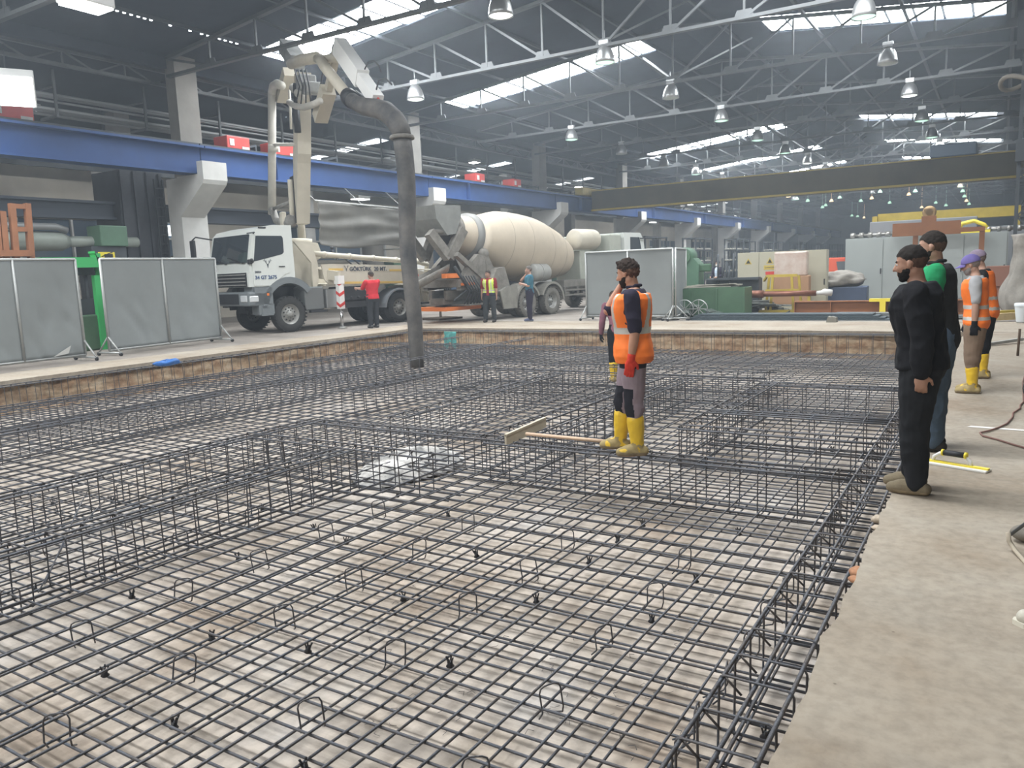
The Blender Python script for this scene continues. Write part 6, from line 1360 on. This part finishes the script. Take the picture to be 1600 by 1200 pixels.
# machines and shelves along the aisle, visible under the beam right of the truck
rnd = random.Random(4)
def make_mach(i):
    t = thing('machine_tool', '', 'machine', (0, 0, 0)); m = [gm, gm2, steel_dark, mat('machine blue', (.05, .09, .16), .5), mat('shaft grey', (0, 0, 0))][i]
    b = MB(); b.box(-.9, .9, -1.3, 1.3, 0, 1.1, bev=.05); b.box(-.5, .5, -1.2, -.3, 1.1, 2.3, bev=.05); b.build('base', m, t)
    b = MB(); b.box(-.3, .6, -.3, 1.0, 1.7, 2.2, bev=.04); b.tube([(.2, .4, 1.1), (.2, .4, 1.8)], .12, 10); b.tube([(.5, -1.1, 0), (.5, -1.1, 3.2)], .04, 6); b.tube([(.5, 1.1, 0), (.5, 1.1, 2.9)], .04, 6); b.tube([(.5, -1.1, 2.9), (.5, 1.1, 2.9)], .04, 6); b.build('head', mat('machine cream dull', (.35, .34, .30), .6), t)
    return t
ms = [make_mach(i) for i in range(5)]; used = [0] * 5
wl = ['first', 'second', 'third', 'fourth', 'fifth', 'sixth', 'seventh', 'eighth', 'ninth', 'tenth', 'eleventh', 'twelfth', 'thirteenth', 'fourteenth', 'fifteenth', 'sixteenth', 'seventeenth', 'eighteenth']
n = 0
for k in range(18):
    y = 30 + 4.5 * k; y += .0 if (y - 9) % 9 > 2.4 else 2.0; i = rnd.randrange(5); x = -26.0 + rnd.uniform(-.2, .2)
    o = ms[i] if not used[i] else dup(ms[i], (0, 0, 0)); used[i] = 1; o.location = (x, y, 0); o.rotation_euler.z = rnd.choice((0, .1, PI / 2))
    o['label'] = 'machine tool standing in the side aisle among columns'; o['group'] = 'machine tools in the side aisle'
for i in range(5):
    if not used[i]: ms[i].location = (-26.5, 130 + 4 * i, 0); ms[i]['label'] = 'machine tool at the far end'; ms[i]['group'] = 'machine tools in the side aisle'
# racks between the far columns and frames in front of them
t0 = None
for k in range(9):
    y = 52 + 8 * k; lab = 'tall open steel rack with pipes near the far columns'
    if t0 is None:
        t0 = thing('pipe_shelf', lab, 'rack', (0, 0, 0), 0, 'open racks by the far columns')
        b = MB()
        for yy in (-2, 0, 2):
            for xx in (-.5, .5): b.box(xx - .05, xx + .05, yy - .05, yy + .05, 0, 3.6)
        b.build('post', steel_dark, t0)
        b = MB()
        for z in (.8, 1.7, 2.6, 3.5): b.box(-.55, .55, -2.1, 2.1, z, z + .08)
        b.build('shelf', steel_dark, t0)
        b = MB()
        for z in (.95, 1.85, 2.75):
            for j in range(4): b.tube([(-.4 + .22 * j, -2.2, z), (-.4 + .22 * j, 2.2, z)], .07, 6)
        b.build('pipe', tag_p, t0); o = t0
    else: o = dup(t0, (0, 0, 0))
    o.location = (-20.8 + (k % 3) * .8, y, 0)
# hanging dusty plastic sheet between hose and boom
p0, p1 = gx(497, 333, -21.0), gx(632, 340, -21.0)
b = MB()
def f(u, v): return Vector((-21.0 + .12 * noise.noise(Vector((u * 3, v * 5, 0))) + .03 * math.sin(v * 14 + u * 3), p0.y + (p1.y - p0.y) * u, 4.35 - .10 * u - v * (1.55 + .1 * math.sin(u * 6))))
b.grid(f, 60, 20); o = b.build('dust_sheet', mat('dusty plastic sheet', (.13, .125, .11), .6, 0, .4, .8)); tag(o, 'long dusty translucent sheet hanging under the blue beam behind the pump truck', 'sheet'); s_ = o.modifiers.new('th', 'SOLIDIFY'); s_.thickness = .01
b = MB(); b.tube([(-21.0, p0.y - .1, 4.36), (-21.0, p1.y + .1, 4.30)], .04, 8)
for yy in (p0.y, (p0.y + p1.y) / 2, p1.y): b.tube([(-21.0, yy, 4.3), (-22.0, yy, 5.1)], .015, 6)
b.build('curtain_rail', fr_m, o)
# pale tanks behind the truck
for i, (px, lab) in enumerate(((583, 'grey cylindrical tank standing behind the pump truck pipe'), (668, 'slim pale cylinder between the hose and the mixer hopper'))):
    p = gx(px, 400, -25.0); b = MB(); b.lathe([(.5 - .2 * i, 0), (.5 - .2 * i, 4.6), (.4 - .2 * i, 4.8), (.01, 4.85)], 24); o = b.build('tank', colu_m); o.location = (-25.0, p.y, 0); tag(o, lab, 'tank')
# ================================================================ haze in the hall air
HAZE = True
if HAZE:
    hm_ = bpy.data.materials.new('hall haze'); hm_.use_nodes = True; nt = hm_.node_tree; nt.nodes.remove(nt.nodes['Principled BSDF'])
    vs_ = nt.nodes.new('ShaderNodeVolumeScatter'); vs_.inputs['Color'].default_value = (.80, .90, 1, 1); vs_.inputs['Density'].default_value = .0036; vs_.inputs['Anisotropy'].default_value = .55
    nt.links.new(vs_.outputs[0], nt.nodes['Material Output'].inputs['Volume'])
    b = MB(); b.prism([(-35.9, -.69), (-35.9, 7.5), (-23.6, 8.55), (-23.4, 8.85), (-10.6, 10.2), (2.2, 8.85), (2.5, 8.6), (15.6, 7.9), (15.6, -.69)], -11.9, 149.5); o = b.build('haze', hm_); tag(o, 'thin bluish dust haze filling the hall air', 'haze', None, 'stuff')
bpy.context.view_layer.update()
